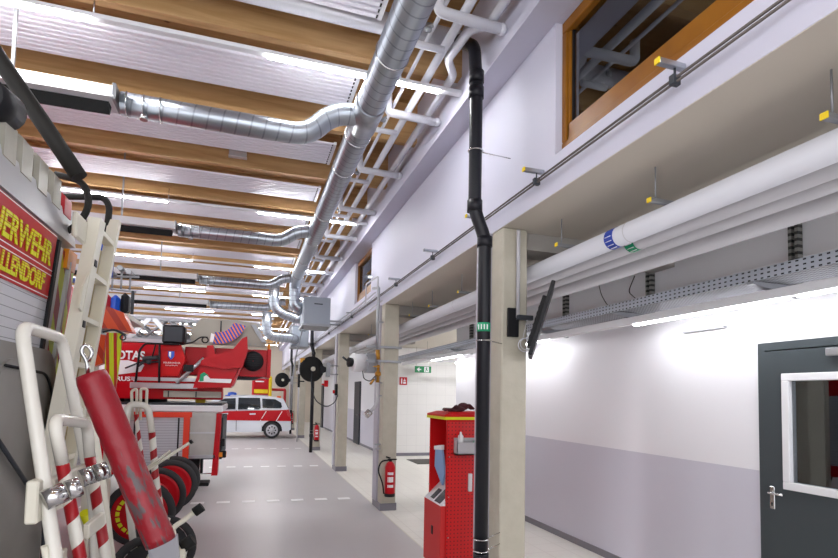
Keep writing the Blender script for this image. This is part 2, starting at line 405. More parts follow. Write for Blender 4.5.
# corridor slab and the upper wall standing on it
struct('ceiling_corridor', B(XF+.003, 9, -4, 34, ZS-.004, ZS+.0), 'soffit')
up = MB()
wins = [(.35, 3.15, 3.46, 4.42), (8.98, 10.46, 3.57, 4.42)]
ys = [-4] + [q for a in wins for q in a[:2]] + [34]
for i in range(0, len(ys)-1, 2): up.box(XF, 2.2, ys[i], ys[i+1], ZS, 4.6)
for (a, b, z0, z1) in wins: up.box(XF, 2.2, a, b, ZS, z0); up.box(XF, 2.2, a, b, z1, 4.6)
struct('wall_upper_right', up, 'white_paint')
struct('trim_1', B(1.775, XF+.05, -4, 34, 4.422, 4.70), 'white_paint')
struct('ceiling_upper_edge', B(1.80, 2.3, -4, 34, 4.70, 5.3), 'white_paint')
# corridor wall, with the alcove beyond its end
wr = MB().box(XW, XW+.2, -4, 1.98, 0, ZS).box(XW, XW+.2, 3.15, 9.57, 0, ZS).box(XW, XW+.2, 1.98, 3.15, 2.22, ZS)
struct('wall_right', wr, 'wainscot_wall')
struct('wall_right_far', MB().box(XW, XW+.2, 15.0, 34, 0, ZS), 'wainscot_wall')
struct('wall_alcove', B(XW, 9, 15.0, 15.2, 0, ZS), 'wall_tile_x')
struct('wall_alcove_side', B(8.9, 9, 9.57, 15.0, 0, ZS), 'white_paint')
struct('wall_alcove_near', B(XW+.2, 9, 9.4, 9.57, 0, ZS), 'white_paint')
struct('wall_back', B(-13, 9, 33.9, 34.1, 0, 5.3), 'beige_wall')
bb = MB().box(XW-.012, XW, 3.15, 9.57, 0, .075).box(XW-.012, XW, -4, 1.98, 0, .075)
struct('baseboard_right', bb, 'skirt')
struct('baseboard_right_far', B(XW-.012, XW, 15, 34, 0, .075), 'skirt')
struct('baseboard_alcove', B(XW, 8.9, 14.985, 15, 0, .09), 'skirt')
# columns
CY = [3.94, 7.93, 12.2, 16.87, 21.69, 26.4, 31.0]
for i, y in enumerate([-.1] + CY):
    m = MB().box(XF, XF+.235, y, y+.5, 0, ZS-.005, .012)
    o = struct('concrete_column', m, 'concrete')
    struct('base_tile', B(XF-.012, XF+.247, y-.012, y+.512, 0, .11), 'skirt', o)
    struct('side_strip', B(XF-.03, XF+.002, y+.2, y+.46, .11, ZS-.005), 'lilac_grey', o)  # lilac-grey strip over the rear part of the column's side face
# downstand beams between column and corridor wall
for y in CY:
    struct('cross_beam', MB().box(XF+.235, XW, y+.08, y+.36, 3.04, ZS), 'concrete_grey')
# timber beams
BY = [4.44+1.38*k for k in range(-4, 22)]
PLANK = 0
for y in BY: struct('ceiling_beam', MB().box(-12.9, 1.80, y, y+.08, 4.72, 5.2), 'spruce')
# floor joint between epoxy and tile, bay dashes
struct('floor_joint', B(1.985, 2.0, -4, 34, 0, .0015), 'cream')
for y, slope in ((9.05, -.045), (13.3, -.045), (17.6, -.03), (22.0, -.03)):
    m = MB()
    for k in range(0, 18):
        x = 1.62 - k*.385; yy = y + slope*(x-.8)
        m.box(x-.10, x+.10, yy-.07, yy+.07, 0, .003)
    m.build('bay_marking', 'dash_white')['kind'] = 'structure'

# windows of the upper wall
for n, (a, b, z0, z1) in enumerate(wins):
    fr = MB(); t = .085; x0 = XF+.05
    fr.box(x0, x0+.07, a, b, z0, z0+t, .006).box(x0, x0+.07, a, b, z1-t, z1, .006).box(x0, x0+.07, b-t*.6, b, z0+t, z1-t, .006).box(x0, x0+.07, a, a+t, z0+t, z1-t, .006)
    s2 = .12
    fr.box(x0+.015, x0+.075, a+t, b-t*.6, z0+t, z0+t+s2, .006).box(x0+.015, x0+.075, b-t*.6-.02, b-t*.6, z0+t, z1-t, .006)
    o = struct('window_%d' % (n+1), fr, 'wood_frame')
    struct('glass_pane', B(x0+.045, x0+.053, a+t, b-t*.6, z0+t+s2, z1-t), 'window_glass', o)
    struct('gasket', MB().box(x0+.035, x0+.06, b-t*.6-.032, b-t*.6-.02, z0+t+s2, z1-t), 'black', o)
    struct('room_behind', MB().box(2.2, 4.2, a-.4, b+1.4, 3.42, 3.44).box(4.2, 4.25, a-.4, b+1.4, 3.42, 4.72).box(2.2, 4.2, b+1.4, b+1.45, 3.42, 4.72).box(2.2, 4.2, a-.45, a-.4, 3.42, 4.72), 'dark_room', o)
# door of the corridor wall
d = struct('door_1', MB().box(XW-.02, XW+.12, 1.98, 2.03, 0, 2.16).box(XW-.02, XW+.12, 3.09, 3.15, 0, 2.16).box(XW-.02, XW+.12, 1.98, 3.15, 2.16, 2.22), 'door_grey')
W0, W1, WZ0, WZ1 = 2.27, 2.945, 1.115, 1.975
struct('door_leaf', MB().box(XW-.03, XW+.03, 2.03, W0, .01, 2.15).box(XW-.03, XW+.03, W1, 3.09, .01, 2.15).box(XW-.03, XW+.03, W0, W1, .01, WZ0).box(XW-.03, XW+.03, W0, W1, WZ1, 2.15), 'door_grey', d)
f = .055
struct('window_frame', MB().box(XW-.045, XW+.04, W0, W1, WZ0, WZ0+f, .004).box(XW-.045, XW+.04, W0, W1, WZ1-f, WZ1, .004).box(XW-.045, XW+.04, W0, W0+f, WZ0+f, WZ1-f, .004).box(XW-.045, XW+.04, W1-f, W1, WZ0+f, WZ1-f, .004), 'white_enamel', d)
struct('glass_pane', B(XW-.005, XW+.003, W0+f, W1-f, WZ0+f, WZ1-f), 'window_glass', d)
h = struct('door_handle', MB().box(XW-.04, XW-.03, 3.015, 3.055, .95, 1.12, .004).tube([(XW-.04, 3.035, 1.075), (XW-.085, 3.035, 1.075), (XW-.085, 2.91, 1.075)], .009, 8, .02), 'steel', d)
struct('keyhole', B(XW-.043, XW-.04, 3.028, 3.042, .975, 1.0), 'black', h)
struct('door_closer', B(XW-.075, XW-.03, 2.1, 2.6, 2.085, 2.14, .005), 'silver', d)
struct('room_behind', MB().box(XW+.9, XW+.92, 1.2, 4.4, 0, 2.6).box(XW+.2, XW+.9, 4.4, 4.42, 0, 2.6).box(XW+.2, XW+.9, 1.18, 1.2, 0, 2.6).box(XW+.2, XW+.9, 1.2, 4.4, 2.6, 2.62), 'beige_wall', d)
# far corridor doors (seen at a grazing angle)
for k, (y0, y1) in enumerate(((18.6, 19.55), (23.6, 24.5), (28.2, 29.1))):
    o = struct('door_%d' % (k+2), B(XW-.06, XW+.01, y0, y1, 0, 2.25), 'dark_grey')
    struct('door_handle', MB().tube([(XW-.06, y0+.1, 1.05), (XW-.11, y0+.1, 1.05), (XW-.11, y0+.22, 1.05)], .01, 8), 'steel', o)

# ============================================================ CEILING SERVICES
# radiant panels
g = 'radiant ceiling panels between the timber beams'
PY = [y+.27 for y in BY[1:]]
def panel(y):
    t = thing('radiant_ceiling_panel', (.5, y+.3, 4.69), 'x', 'ceiling panel', g)
    m = MB(); n = 9; wd = .575
    prof = []
    for i in range(n):
        a = y + wd*i/n; c = wd/n
        prof += [(a+.004, 4.702), (a+.012, 4.690), (a+c-.012, 4.690), (a+c-.004, 4.702)]
    pts = [(-12.5, p[0], p[1]) for p in prof] + [(-12.5, y+wd, 4.708), (-12.5, y, 4.708)]
    m.prism(pts, (13.36, 0, 0)); m.build('panel_sheet', 'panel_white', t)
    m = MB(); m.box(.862, .895, y, y+wd, 4.688, 4.72); m.build('end_header', 'white_enamel', t)
    m = MB()
    for i in range(n): m.box(.845, .858, y+wd*i/n+.012, y+wd*(i+1)/n-.016, 4.6865, 4.6895)
    m.build('header_slot', 'black', t)
    return t
base = panel(PY[0])
def ordinal(k): return ['first', 'second', 'third', 'fourth', 'fifth', 'sixth', 'seventh', 'eighth', 'ninth', 'tenth', 'eleventh', 'twelfth', 'thirteenth', 'fourteenth', 'fifteenth', 'sixteenth', 'seventeenth', 'eighteenth', 'nineteenth', 'twentieth', 'twenty-first', 'twenty-second', 'twenty-third', 'twenty-fourth'][k]
vis = 0
for k, y in enumerate(PY):
    p_ = base if k == 0 else copy_tree(base)
    p_.location.y = y+.3
    if y < 2.9: p_['label'] = 'white ribbed radiant panel above and behind the viewpoint'
    else:
        p_['label'] = ('white ribbed radiant panel between timber beams, %s from the near end' % ordinal(vis)) if vis < 5 else 'white ribbed radiant panel between timber beams in the far half of the hall'
        vis += 1

t = thing('junction_box', (-.22, 7.1, 4.82), 'small grey box fixed to the face of a timber beam', 'box')
MB().box(-.34, -.12, 7.13, 7.2, 4.825, 4.92, .006).build('box_body', 'pipe_grey', t); MB().box(-.345, -.115, 7.125, 7.20, 4.818, 4.828, .002).build('rim', 'white_enamel', t)
# LED strip lights along X
LY = [.55, 4.4, 8.38, 12.02, 15.6, 19.4, 23.4, 27.3, 31.2]
LX1 = 1.78
def strip_light(y):
    t = thing('strip_light', (0, y, 4.52), 'x', 'ceiling light', 'strip lights across the hall')
    m = MB().box(-12.2, LX1, y-.032, y+.032, 4.53, 4.565, .004); m.build('housing', 'white_enamel', t)
    for a in (.06, -2.72, -5.50, -8.28):
        MB().box(a, a+1.5, y-.026, y+.026, 4.517, 4.535, .003).build('diffuser', 'led', t)
    for x in (1.2, -1.2, -3.6, -6, -8.4): MB().tube([(x, y, 4.56), (x, y, 4.73)], .006, 6).build('hanger', 'steel', t)
    return t
sl = strip_light(LY[0])
lab = {.55: 'strip light above and behind the viewpoint', 4.4: 'nearest long white strip light, crossing under the big spiral duct',
       8.38: 'second strip light from the near end of the hall', 12.02: 'third strip light from the near end of the hall', 15.6: 'fourth strip light from the near end of the hall'}
for k, y in enumerate(LY):
    o = sl if k == 0 else copy_tree(sl)
    o.location.y = y; o['label'] = lab.get(y, 'distant strip light in the far half of the hall')

# exhaust extraction ducts along X joining the spiral main
def exduct(y, n, xr, label, zr=4.06):
    t = thing('exhaust_duct', (0, y, zr), label, 'duct', 'exhaust ducts across the hall')
    r = .092
    if n < 3:
        path = [(-1.02, y, zr), (.42, y, zr), (.62, y-.02, 4.22), (.92, y-.05, 4.25)]
    else:
        path = [(-1.02, y, zr), (.45, y, zr), (.60, y-.02, 4.22), (.9, y-.05, 4.25)]
    MB().tube(path, r, 20, .14).build('duct_pipe', 'spiral_duct', t)
    for x in (-.98, -.86, -.74): MB().torus((x, y, zr), (1, 0, 0), r, .006, 24, 6).build('clamp_ring', 'steel', t)
    MB().tube([(-.85, y-.06, zr-.09), (-.85, y-.06, zr-.13)], .03, 12).build('test_cap', 'steel', t)
    m = MB()
    m.prism([(-11.5, y-.13, zr-.02), (-11.5, y-.07, zr+.1), (-11.5, y+.07, zr+.1), (-11.5, y+.13, zr-.02)], (10.45, 0, 0))
    m.build('rail_profile', 'white_enamel', t)
    MB().prism([(-11.5, y-.045, zr-.02), (-11.5, y+.045, zr-.02), (-11.5, y+.008, zr-.10), (-11.5, y-.008, zr-.10)], (10.4, 0, 0)).build('rubber_lip', 'rubber', t)
    MB().box(-1.065, -1.04, y-.12, y+.12, zr-.03, zr+.10, .004).build('end_plate', 'galv_dull', t)
    for x in (-1.75, -4.5, -7.5):
        MB().box(x-.01, x+.01, y-.01, y+.01, zr+.1, 5.2).build('hanger', 'galv_dull', t)
    return t
exduct(4.57, 0, .9, 'nearest silver exhaust duct with white extraction rail, joining the big spiral duct', 4.0)
exduct(8.16, 1, .9, 'second silver exhaust duct from the near end, with white extraction rail')
exduct(11.62, 2, .9, 'third silver exhaust duct from the near end, with white extraction rail')
exduct(14.80, 3, .9, 'farthest silver exhaust duct with white extraction rail, above the red ladder truck')

t = thing('spiral_duct', (.92, 5, 4.25), 'large spiral silver ventilation duct running lengthwise below the ceiling', 'duct')
MB().tube([(.92, -1, 4.25), (.92, 11.55, 4.25), (.92, 11.95, 4.2), (.93, 11.95, 3.72), (1.12, 11.95, 3.62)], .122, 24, .3).build('duct_pipe', 'spiral_duct', t)
for y in (2.1, 3.62, 4.42, 4.9, 5.65, 7.2, 8.5, 9.8, 11.1): MB().torus((.92, y, 4.25), (0, 1, 0), .124, .006, 28, 6).build('seam_ring', 'steel', t)
MB().tube([(.92, 4.3, 4.25), (.92, 4.72, 4.25)], .133, 24).build('branch_collar', 'galv', t)
for y in (3.15, 5.9, 9.95): MB().tube([(.92, y, 4.37), (.92, y, 4.73)], .006, 6).build('hanger', 'steel', t)
# secondary ducts dropping into the air units
t = thing('silver_duct', (.3, 12.6, 3.8), 'dull silver duct elbow dropping from the ceiling towards the near grey air unit', 'duct')
MB().tube([(.52, 12.9, 4.45), (.52, 12.9, 3.72), (1.09, 12.9, 3.55), (1.3, 12.75, 3.55), (1.35, 12.3, 3.55)], .12, 20, .28).build('duct_pipe', 'spiral_duct', t)
t = thing('silver_duct', (.5, 16, 3.6), 'white silver duct elbow running into the far grey air unit', 'duct')
MB().tube([(.47, 16.2, 4.15), (.47, 16.2, 3.45), (1.3, 16.2, 3.42), (1.32, 16.6, 3.42)], .14, 20, .3).build('duct_pipe', 'spiral_duct', t)
MB().torus((.47, 16.2, 4.15), (0, 0, 1), .142, .012, 24, 6).build('seam_ring', 'steel', t)
# grey air units
def airbox(x0, x1, y0, y1, z0, z1, label):
    t = thing('air_unit', ((x0+x1)/2, (y0+y1)/2, z0), label, 'ventilation unit', 'grey air units on the upper wall')
    MB().box(x0, x1, y0, y1, z0, z1, .012).build('casing', 'air_grey', t)
    MB().box(x0-.03, x1+.02, y0-.02, y1+.02, z0-.03, z0+.02, .008).build('base_tray', 'galv_dull', t)
    MB().box(x0+.22, x0+.40, y0-.006, y0+.002, z1-.16, z1-.14).build('vent_slot', 'black', t)
    MB().box(x1, XF, y0+.1, y0+.15, z0+.1, z0+.14).box(x1, XF, y1-.15, y1-.1, z0+.1, z0+.14).build('wall_bracket', 'galv_dull', t)
mat('air_grey', rgb('98a0aa'), .5)
airbox(1.09, 1.66, 11.5, 12.3, 3.25, 3.86, 'nearer grey air unit box hanging beside the upper wall')
airbox(1.24, 1.74, 16.55, 17.3, 3.22, 3.85, 'farther grey air unit box hanging beside the upper wall')

# white heating pipes lengthwise
def pipe(name, path, r, mt, label, cat='pipe', group=None, fil=.08, seg=12):
    o = MB().tube(path, r, seg, fil).build(name, mt)
    return tag(o, label, cat, group)
pipe('heating_pipe', [(1.45, -1, 4.64), (1.45, 31, 4.64)], .036, 'pipe_white', 'long white heating pipe, middle one of the three beside the upper wall', group='white heating pipes')
pipe('heating_pipe', [(1.68, -1, 4.64), (1.68, 3.60, 4.64), (1.56, 3.70, 4.64), (1.53, 4.10, 4.64), (1.66, 4.30, 4.64), (1.66, 31, 4.64)], .038, 'pipe_white', 'long white heating pipe with a dogleg, closest to the upper wall', group='white heating pipes', fil=.05)
pipe('heating_pipe', [(1.29, -1, 4.65), (1.29, 31, 4.65)], .017, 'pipe_white', 'thin white heating pipe, farthest of the three from the upper wall', group='white heating pipes')
hy = [3.5, 4.95, 6.35, 7.8, 9.25, 10.75, 12.15, 13.55, 14.95, 16.35, 17.75]
hl = {3.5: 'nearest thick white cross pipe joining the heating pipes, at the top edge', 4.95: 'second white cross pipe joining the heating pipes', 6.35: 'third white cross pipe joining the heating pipes', 7.8: 'fourth white cross pipe joining the heating pipes'}
for y in hy:
    t = thing('cross_pipe', (1.45, y, 4.56), hl.get(y, 'distant white cross pipe joining the heating pipes'), 'pipe', 'cross pipes under the heating pipes')
    MB().tube([(1.222, y-.02, 4.72), (1.222, y-.02, 4.545), (1.735, y, 4.545)], .040, 12, .045).build('header_tube', 'pipe_white', t)
    MB().sphere((1.735, y, 4.547), .044, 12).build('end_cap', 'pipe_white', t)
    m = MB().tube([(1.17, y+.42, 4.58), (1.43, y+.42, 4.58)], .028, 10); m.build('short_branch', 'pipe_white', t)
    m = MB().tube([(1.22, y+.3, 4.62), (1.30, y+.25, 4.66)], .016, 8).sphere((1.25, y+.28, 4.62), .025, 8); m.build('valve', 'galv_dull', t)
t = thing('rain_pipe', (.6, 4.155, 4.85), 'thick grey white insulated pipe crossing the ceiling to the black downpipe', 'pipe')
MB().tube([(-6, 4.155, 4.86), (1.66, 4.155, 4.86)], .085, 18).build('insulated_pipe', 'pipe_white', t)

# black downpipes
def downpipe(y, xu, xl, label, top=4.82):
    t = thing('black_downpipe', (xl, y, 0), label, 'downpipe', 'black downpipes along the columns')
    r = .052
    m = MB().tube([(xu-.04, y+.32, top+.02), (xu, y+.05, top-.2), (xu, y, top-.55), (xu, y, 3.24), (xl, y, 3.02), (xl, y, 0)], r, 18, .07); m.build('pipe', 'black_pipe', t)
    for z in (4.33, 4.2, 3.27): MB().tube([(xu, y, z-.045), (xu, y, z+.045)], r+.009, 18).build('socket', 'black_pipe', t)
    for z in (3.0, .52): MB().tube([(xl, y, z-.05), (xl, y, z+.03)], r+.009, 18).build('socket', 'black_pipe', t)
    MB().torus((xu, y, 3.72), (0, 0, 1), r+.004, .007, 20, 6).tube([(xu+r, y, 3.72), (XF, y+.02, 3.72)], .005, 6).build('pipe_clamp', 'steel', t)
    for z in (2.2, .66, .57): MB().torus((xl, y, z), (0, 0, 1), r+.004, .007, 20, 6).tube([(xl+r, y, z), (XF, y+.14, z)], .005, 6).build('pipe_clamp', 'steel', t)
    return t
t = downpipe(3.80, 1.668, 1.76, 'nearest black downpipe with a green label in front of the nearest column')
m = MB().tube([(1.76, 3.8, 2.27), (1.76, 3.8, 2.34)], .0535, 18); m.build('green_label', 'green_label', t)
m = MB()
for a in (200, 225, 250, 275): 
    x = 1.76+.0545*cos(radians(a)); y = 3.8+.0545*sin(radians(a)); m.box(x-.004, x+.004, y-.002, y+.002, 2.285, 2.325)
m.build('label_mark', 'text_white', t)
MB().tube([(1.72, 3.74, .36), (1.68, 3.70, .40), (1.66, 3.68, .40)], .035, 12).tube([(1.76, 3.8, .28), (1.76, 3.8, .46)], .062, 18).build('cleaning_branch', 'black_pipe', t)
downpipe(16.3, 1.82, 1.88, 'second black downpipe, beyond the black hose reel')
downpipe(24.0, 1.80, 1.86, 'farthest black downpipe beside the parked estate car')

# thin twin pipes along the slab edge with clamps
t = thing('twin_pipe', (1.94, 5, 3.31), 'pair of thin dark metal pipes running along the slab edge', 'pipe')
m = MB()
for dz in (0, .022): m.tube([(1.93, -1, 3.30+dz), (1.93, 33, 3.34+dz)], .007, 8)
m.build('pipe_pair', 'twin_metal', t)
def clamp(y, label, yl=True):
    z = 3.305
    t = thing('pipe_clamp_rail', (1.93, y, z), label, 'pipe clamp', 'pipe clamp rails on the slab edge')
    T = Matrix.Translation((1.915, y, z+.085)) @ Matrix.Rotation(radians(0), 4, 'Z')
    MB().box(-.085, .07, -.016, .016, -.014, .014, .002, T).build('channel', 'galv', t)
    MB().box(-.095, -.085, -.017, .017, -.015, .015, .002, T).build('end_cap', 'yellow_cap' if yl else 'galv_dull', t)
    MB().tube([(1.93, y, z-.02), (1.93, y, z+.09)], .006, 6).box(1.905, 1.955, y-.016, y+.016, z-.016, z+.034, .004).build('clamp', 'dark_grey', t)
for i, (y, l) in enumerate(((2.0, 'nearest channel clamp with yellow end cap, under the near window'), (3.30, 'channel clamp with yellow end cap, right of the black downpipe'), (4.35, 'channel clamp just left of the black downpipe'), (5.55, 'channel clamp midway between the first and second columns'), (7.1, 'channel clamp just before the second column'), (10.4, 'channel clamp under the far window'), (13.5, 'far channel clamp beyond the third column'))):
    clamp(y, l, i < 3)

# white insulated pipes under the slab
pb = 'insulated pipes under the slab'
tx = {0: 'outermost and thickest white insulated pipe under the slab, with a blue label', 1: 'second insulated pipe under the slab, with a green label', 2: 'third insulated pipe under the slab', 3: 'innermost insulated pipe under the slab, closest to the corridor wall'}
PX = [(2.42, 2.885, .070), (2.585, 2.88, .068), (2.77, 2.88, .062), (3.02, 2.875, .074)]
for i, (x, z, r) in enumerate(PX):
    t = thing('insulated_pipe', (x, 5, z), tx[i], 'pipe', pb)
    MB().tube([(x, -1, z), (x, 30, z)], r, 20).build('pipe_jacket', 'pipe_white' if i == 0 else 'pipe_grey', t)
    for y in (2.9, 6.0, 9.1, 12.2): MB().torus((x, y+i*.1, z), (0, 1, 0), r, .0035, 24, 6).build('jacket_seam', 'pipe_grey', t)
    if i < 2:
        yl = 3.05
        MB().tube([(x, yl-.045, z), (x, yl+.045, z)], r+.0015, 20, caps=False).build('label_band', 'blue_label' if i == 0 else 'green_label', t)
        m = MB()
        for a in (180, 205, 230, 255):
            dx, dz = cos(radians(a))*(r+.003), sin(radians(a))*(r+.003)
            m.tube([(x+dx, yl-.03, z+dz), (x+dx, yl+.03, z+dz)], .0028, 5)
        m.build('label_text', 'text_white', t)
# threaded rods and trapeze rails carrying them
for i, y in enumerate([1.55, 2.58, 3.6, 4.62, 5.66, 6.7, 7.6, 9.0, 10.4]):
    t = thing('trapeze_rail', (2.35, y, 2.97), 'x', 'pipe hanger', 'trapeze rails carrying the insulated pipes')
    t['label'] = {0: 'rail hanger with yellow cap above the insulated pipes, cut by the right edge', 1: 'rail hanger with yellow cap above the blue and green labels', 2: 'rail hanger with yellow cap just right of the nearest column', 3: 'rail hanger left of the nearest column, beside the black downpipe'}.get(i, 'rail hanger between the second column and the black downpipe' if i < 7 else 'rail hanger beyond the second column')
    MB().box(2.29, 3.2, y-.016, y+.016, 2.96, 2.986, .002).build('rail', 'galv_dull', t)
    MB().box(2.282, 2.29, y-.018, y+.018, 2.958, 2.988, .002).build('end_cap', 'yellow_cap', t)
    for x in (2.335, 3.1): MB().tube([(x, y, 2.99), (x, y, ZS+.002)], .005, 6).build('threaded_rod', 'galv_dull', t)

# cable tray
t = thing('cable_tray', (3.6, 5, 2.6), 'long perforated galvanised cable tray beside the corridor wall', 'cable tray')
def perf():
    m = mat('perforated', rgb('aeb4be'), .4, .5); nt = m.node_tree; b = nt.nodes['Principled BSDF']
    g_ = nt.nodes.new('ShaderNodeNewGeometry'); sp = nt.nodes.new('ShaderNodeSeparateXYZ'); nt.links.new(g_.outputs['Position'], sp.inputs[0])
    def fr(axis, per, lo, hi, off=None):
        a = nt.nodes.new('ShaderNodeMath'); a.operation = 'DIVIDE'; a.inputs[1].default_value = per
        nt.links.new(sp.outputs[axis], a.inputs[0]); f_ = nt.nodes.new('ShaderNodeMath'); f_.operation = 'FRACT'; nt.links.new(a.outputs[0], f_.inputs[0])
        c1 = nt.nodes.new('ShaderNodeMath'); c1.operation = 'LESS_THAN'; c1.inputs[1].default_value = hi; nt.links.new(f_.outputs[0], c1.inputs[0]); return c1
    a = fr(1, .05, 0, .42); c = fr(2, .032, 0, .33)
    mm = nt.nodes.new('ShaderNodeMath'); mm.operation = 'MULTIPLY'; nt.links.new(a.outputs[0], mm.inputs[0]); nt.links.new(c.outputs[0], mm.inputs[1])
    mx = nt.nodes.new('ShaderNodeMix'); mx.data_type = 'RGBA'; mx.inputs[6].default_value = (*rgb('bcc2cc'), 1); mx.inputs[7].default_value = (*rgb('202226'), 1)
    nt.links.new(mm.outputs[0], mx.inputs[0]); nt.links.new(mx.outputs[2], b.inputs['Base Color'])
    m2 = mat('mesh_tray', rgb('8e9096'), .45, .5); nt = m2.node_tree; b = nt.nodes['Principled BSDF']
    g_ = nt.nodes.new('ShaderNodeNewGeometry'); sp = nt.nodes.new('ShaderNodeSeparateXYZ'); nt.links.new(g_.outputs['Position'], sp.inputs[0])
    a = fr(1, .04, 0, .5); c = fr(0, .03, 0, .4)
    mm = nt.nodes.new('ShaderNodeMath'); mm.operation = 'MULTIPLY'; nt.links.new(a.outputs[0], mm.inputs[0]); nt.links.new(c.outputs[0], mm.inputs[1])
    mx = nt.nodes.new('ShaderNodeMix'); mx.data_type = 'RGBA'; mx.inputs[6].default_value = (*rgb('a8aaae'), 1); mx.inputs[7].default_value = (*rgb('303236'), 1)
    nt.links.new(mm.outputs[0], mx.inputs[0]); nt.links.new(mx.outputs[2], b.inputs['Base Color'])
perf()
TX0, TX1, TZ = 3.42, 3.76, 2.62
MB().box(TX0-.003, TX0, -1, 16, TZ, TZ+.085).box(TX1, TX1+.003, -1, 16, TZ, TZ+.085).build('side_rail', 'perforated', t)
MB().box(TX0, TX1, -1, 16, TZ, TZ+.003).build('tray_bottom', 'mesh_tray', t)
m = MB()
for k, (dx, r) in enumerate(((.06, .012), (.1, .009), (.15, .014), (.2, .01), (.26, .012))):
    m.tube([(TX0+dx, -1, TZ+.02+.01*k), (TX0+dx+.02, 5, TZ+.03), (TX0+dx-.01, 10, TZ+.02), (TX0+dx, 16, TZ+.03)], r, 6)
m.build('cable_bundle', 'black', t)
for y in (1.35, 2.82, 4.31, 5.8, 7.3, 8.8):
    t = thing('wall_bracket', (XW, y, 2.55), 'slotted steel wall bracket holding the cable tray', 'bracket', 'slotted brackets of the cable tray')
    MB().box(XW-.05, XW, y-.03, y-.005, 2.58, 3.12).box(XW-.05, XW, y+.02, y+.045, 2.58, 3.12).build('slotted_channel', 'slotted', t)
    MB().prism([(XW, y-.02, 2.53), (XW, y-.02, 2.615), (TX0-.04, y-.02, 2.615), (TX0-.04, y-.02, 2.595)], (0, .05, 0)).build('cantilever_arm', 'galv_dull', t)
    t['label'] = {1.35: 'slotted bracket of the cable tray at the right edge', 2.82: 'slotted bracket of the cable tray above the dark door', 4.31: 'slotted bracket of the cable tray with loose black cables beside it'}.get(y, 'slotted bracket of the cable tray left of the nearest column')
pipe('loose_cable', [(3.8, 4.5, 3.05), (3.8, 4.6, 2.9), (3.8, 4.45, 2.78), (3.75, 4.42, 2.7)], .005, 'black', 'loose black cable hanging beside a slotted bracket', 'cable', fil=.05, seg=6)
pipe('loose_cable', [(3.8, 4.8, 2.72), (3.8, 4.95, 2.82), (3.8, 5.05, 2.95), (3.8, 5.1, 3.1)], .004, 'black', 'loose black cable curling above the cable tray near the column', 'cable', fil=.05, seg=6)
# corridor strip light
def corr_light(x, z, segs, y0, y1, label):
    t = thing('strip_light', (x, (y0+y1)/2, z), label, 'ceiling light', 'corridor strip lights')
    MB().box(x-.035, x+.035, y0, y1, z, z+.07, .004).build('housing', 'white_enamel', t)
    for a, b_ in segs: MB().box(x-.024, x+.024, a, b_, z-.016, z+.004, .003).build('diffuser', 'led_corridor', t)
corr_light(3.55, 2.49, [(1.05, 2.60), (2.68, 4.2), (5.75, 7.3), (8.6, 10.1)], -1, 12.2, 'long corridor strip light under the cable tray')
t = thing('strip_light', (5.0, 13.5, 2.6), 'short strip light in the alcove behind the green exit sign', 'ceiling light', 'corridor strip lights')
MB().box(4.1, 7.2, 12.9, 12.97, 2.66, 2.72, .004).build('housing', 'white_enamel', t)
t2 = thing('strip_light', (7, 11.5, 3), 'unseen strip light added round the corner of the corridor wall to brighten the alcove', 'ceiling light', 'corridor strip lights')  # added lamp out of view, brightens the tiled alcove wall
MB().box(5.6, 8.6, 11.2, 11.27, 3.05, 3.19, .004).build('housing', 'white_enamel', t2); MB().box(5.7, 8.5, 11.205, 11.265, 3.03, 3.055, .003).build('diffuser', 'led', t2)
MB().box(5.2, 6.7, 12.91, 12.96, 2.645, 2.665, .003).build('diffuser', 'led', t)
for x in (4.4, 7.0): MB().tube([(x, 12.935, 2.71), (x, 12.935, ZS+.002)], .006, 6).build('hanger', 'steel', t)
t = thing('sensor_rail', (3.82, 3.7, 2.4), 'small grey rail fixed on the corridor wall under the strip light', 'rail')
MB().box(3.83, XW, 3.45, 3.9, 2.385, 2.405).build('rail', 'galv_dull', t)
# exit sign, fire sign
t = thing('exit_sign', (4.8, 14.5, 2.45), 'green running man exit sign with arrow hanging in the alcove', 'sign')
MB().box(4.565, 5.055, 14.48, 14.52, 2.44, 2.625, .004).build('sign_body', 'green_sign', t)
m = MB(); yy = 14.476
m.prism([(4.615, yy, 2.53), (4.69, yy, 2.595), (4.69, yy, 2.465)], (0, .005, 0)).box(4.69, 4.75, yy, yy+.005, 2.515, 2.545)
m.build('arrow', 'text_white', t)
m = MB().box(4.84, 4.985, yy-.001, yy+.004, 2.455, 2.61); m.build('doorway_mark', 'text_white', t)
m = MB(); yy -= .004
m.sphere((4.905, yy, 2.592), .012, 8).prism([(4.90, yy, 2.575), (4.93, yy, 2.57), (4.925, yy, 2.52), (4.89, yy, 2.525)], (0, .003, 0))
m.prism([(4.895, yy, 2.525), (4.915, yy, 2.525), (4.885, yy, 2.47), (4.865, yy, 2.475)], (0, .003, 0)).prism([(4.91, yy, 2.525), (4.928, yy, 2.525), (4.955, yy, 2.49), (4.94, yy, 2.48)], (0, .003, 0)).prism([(4.9, yy, 2.572), (4.87, yy, 2.545), (4.88, yy, 2.535), (4.91, yy, 2.56)], (0, .003, 0))
m.build('running_figure', 'green_sign', t)
for x in (4.6, 5.02): MB().tube([(x, 14.5, 2.62), (x, 14.5, ZS)], .004, 6).build('suspension_wire', 'steel', t)
t = thing('fire_sign', (4.36, 14.97, 2.1), 'small red fire equipment sign on the white tiled alcove wall', 'sign')
MB().box(4.25, 4.48, 14.975, 14.998, 2.08, 2.31, .003).build('sign_plate', 'red', t)
MB().box(4.29, 4.33, 14.97, 14.976, 2.12, 2.27).box(4.36, 4.44, 14.97, 14.976, 2.12, 2.17).prism([(4.36, 14.97, 2.19), (4.44, 14.97, 2.19), (4.40, 14.97, 2.28)], (0, .006, 0)).build('pictogram', 'text_white', t)
t = thing('pull_cord', (6.0, 13.6, 1.7), 'dark cord with a small black knob hanging in the alcove', 'cord')
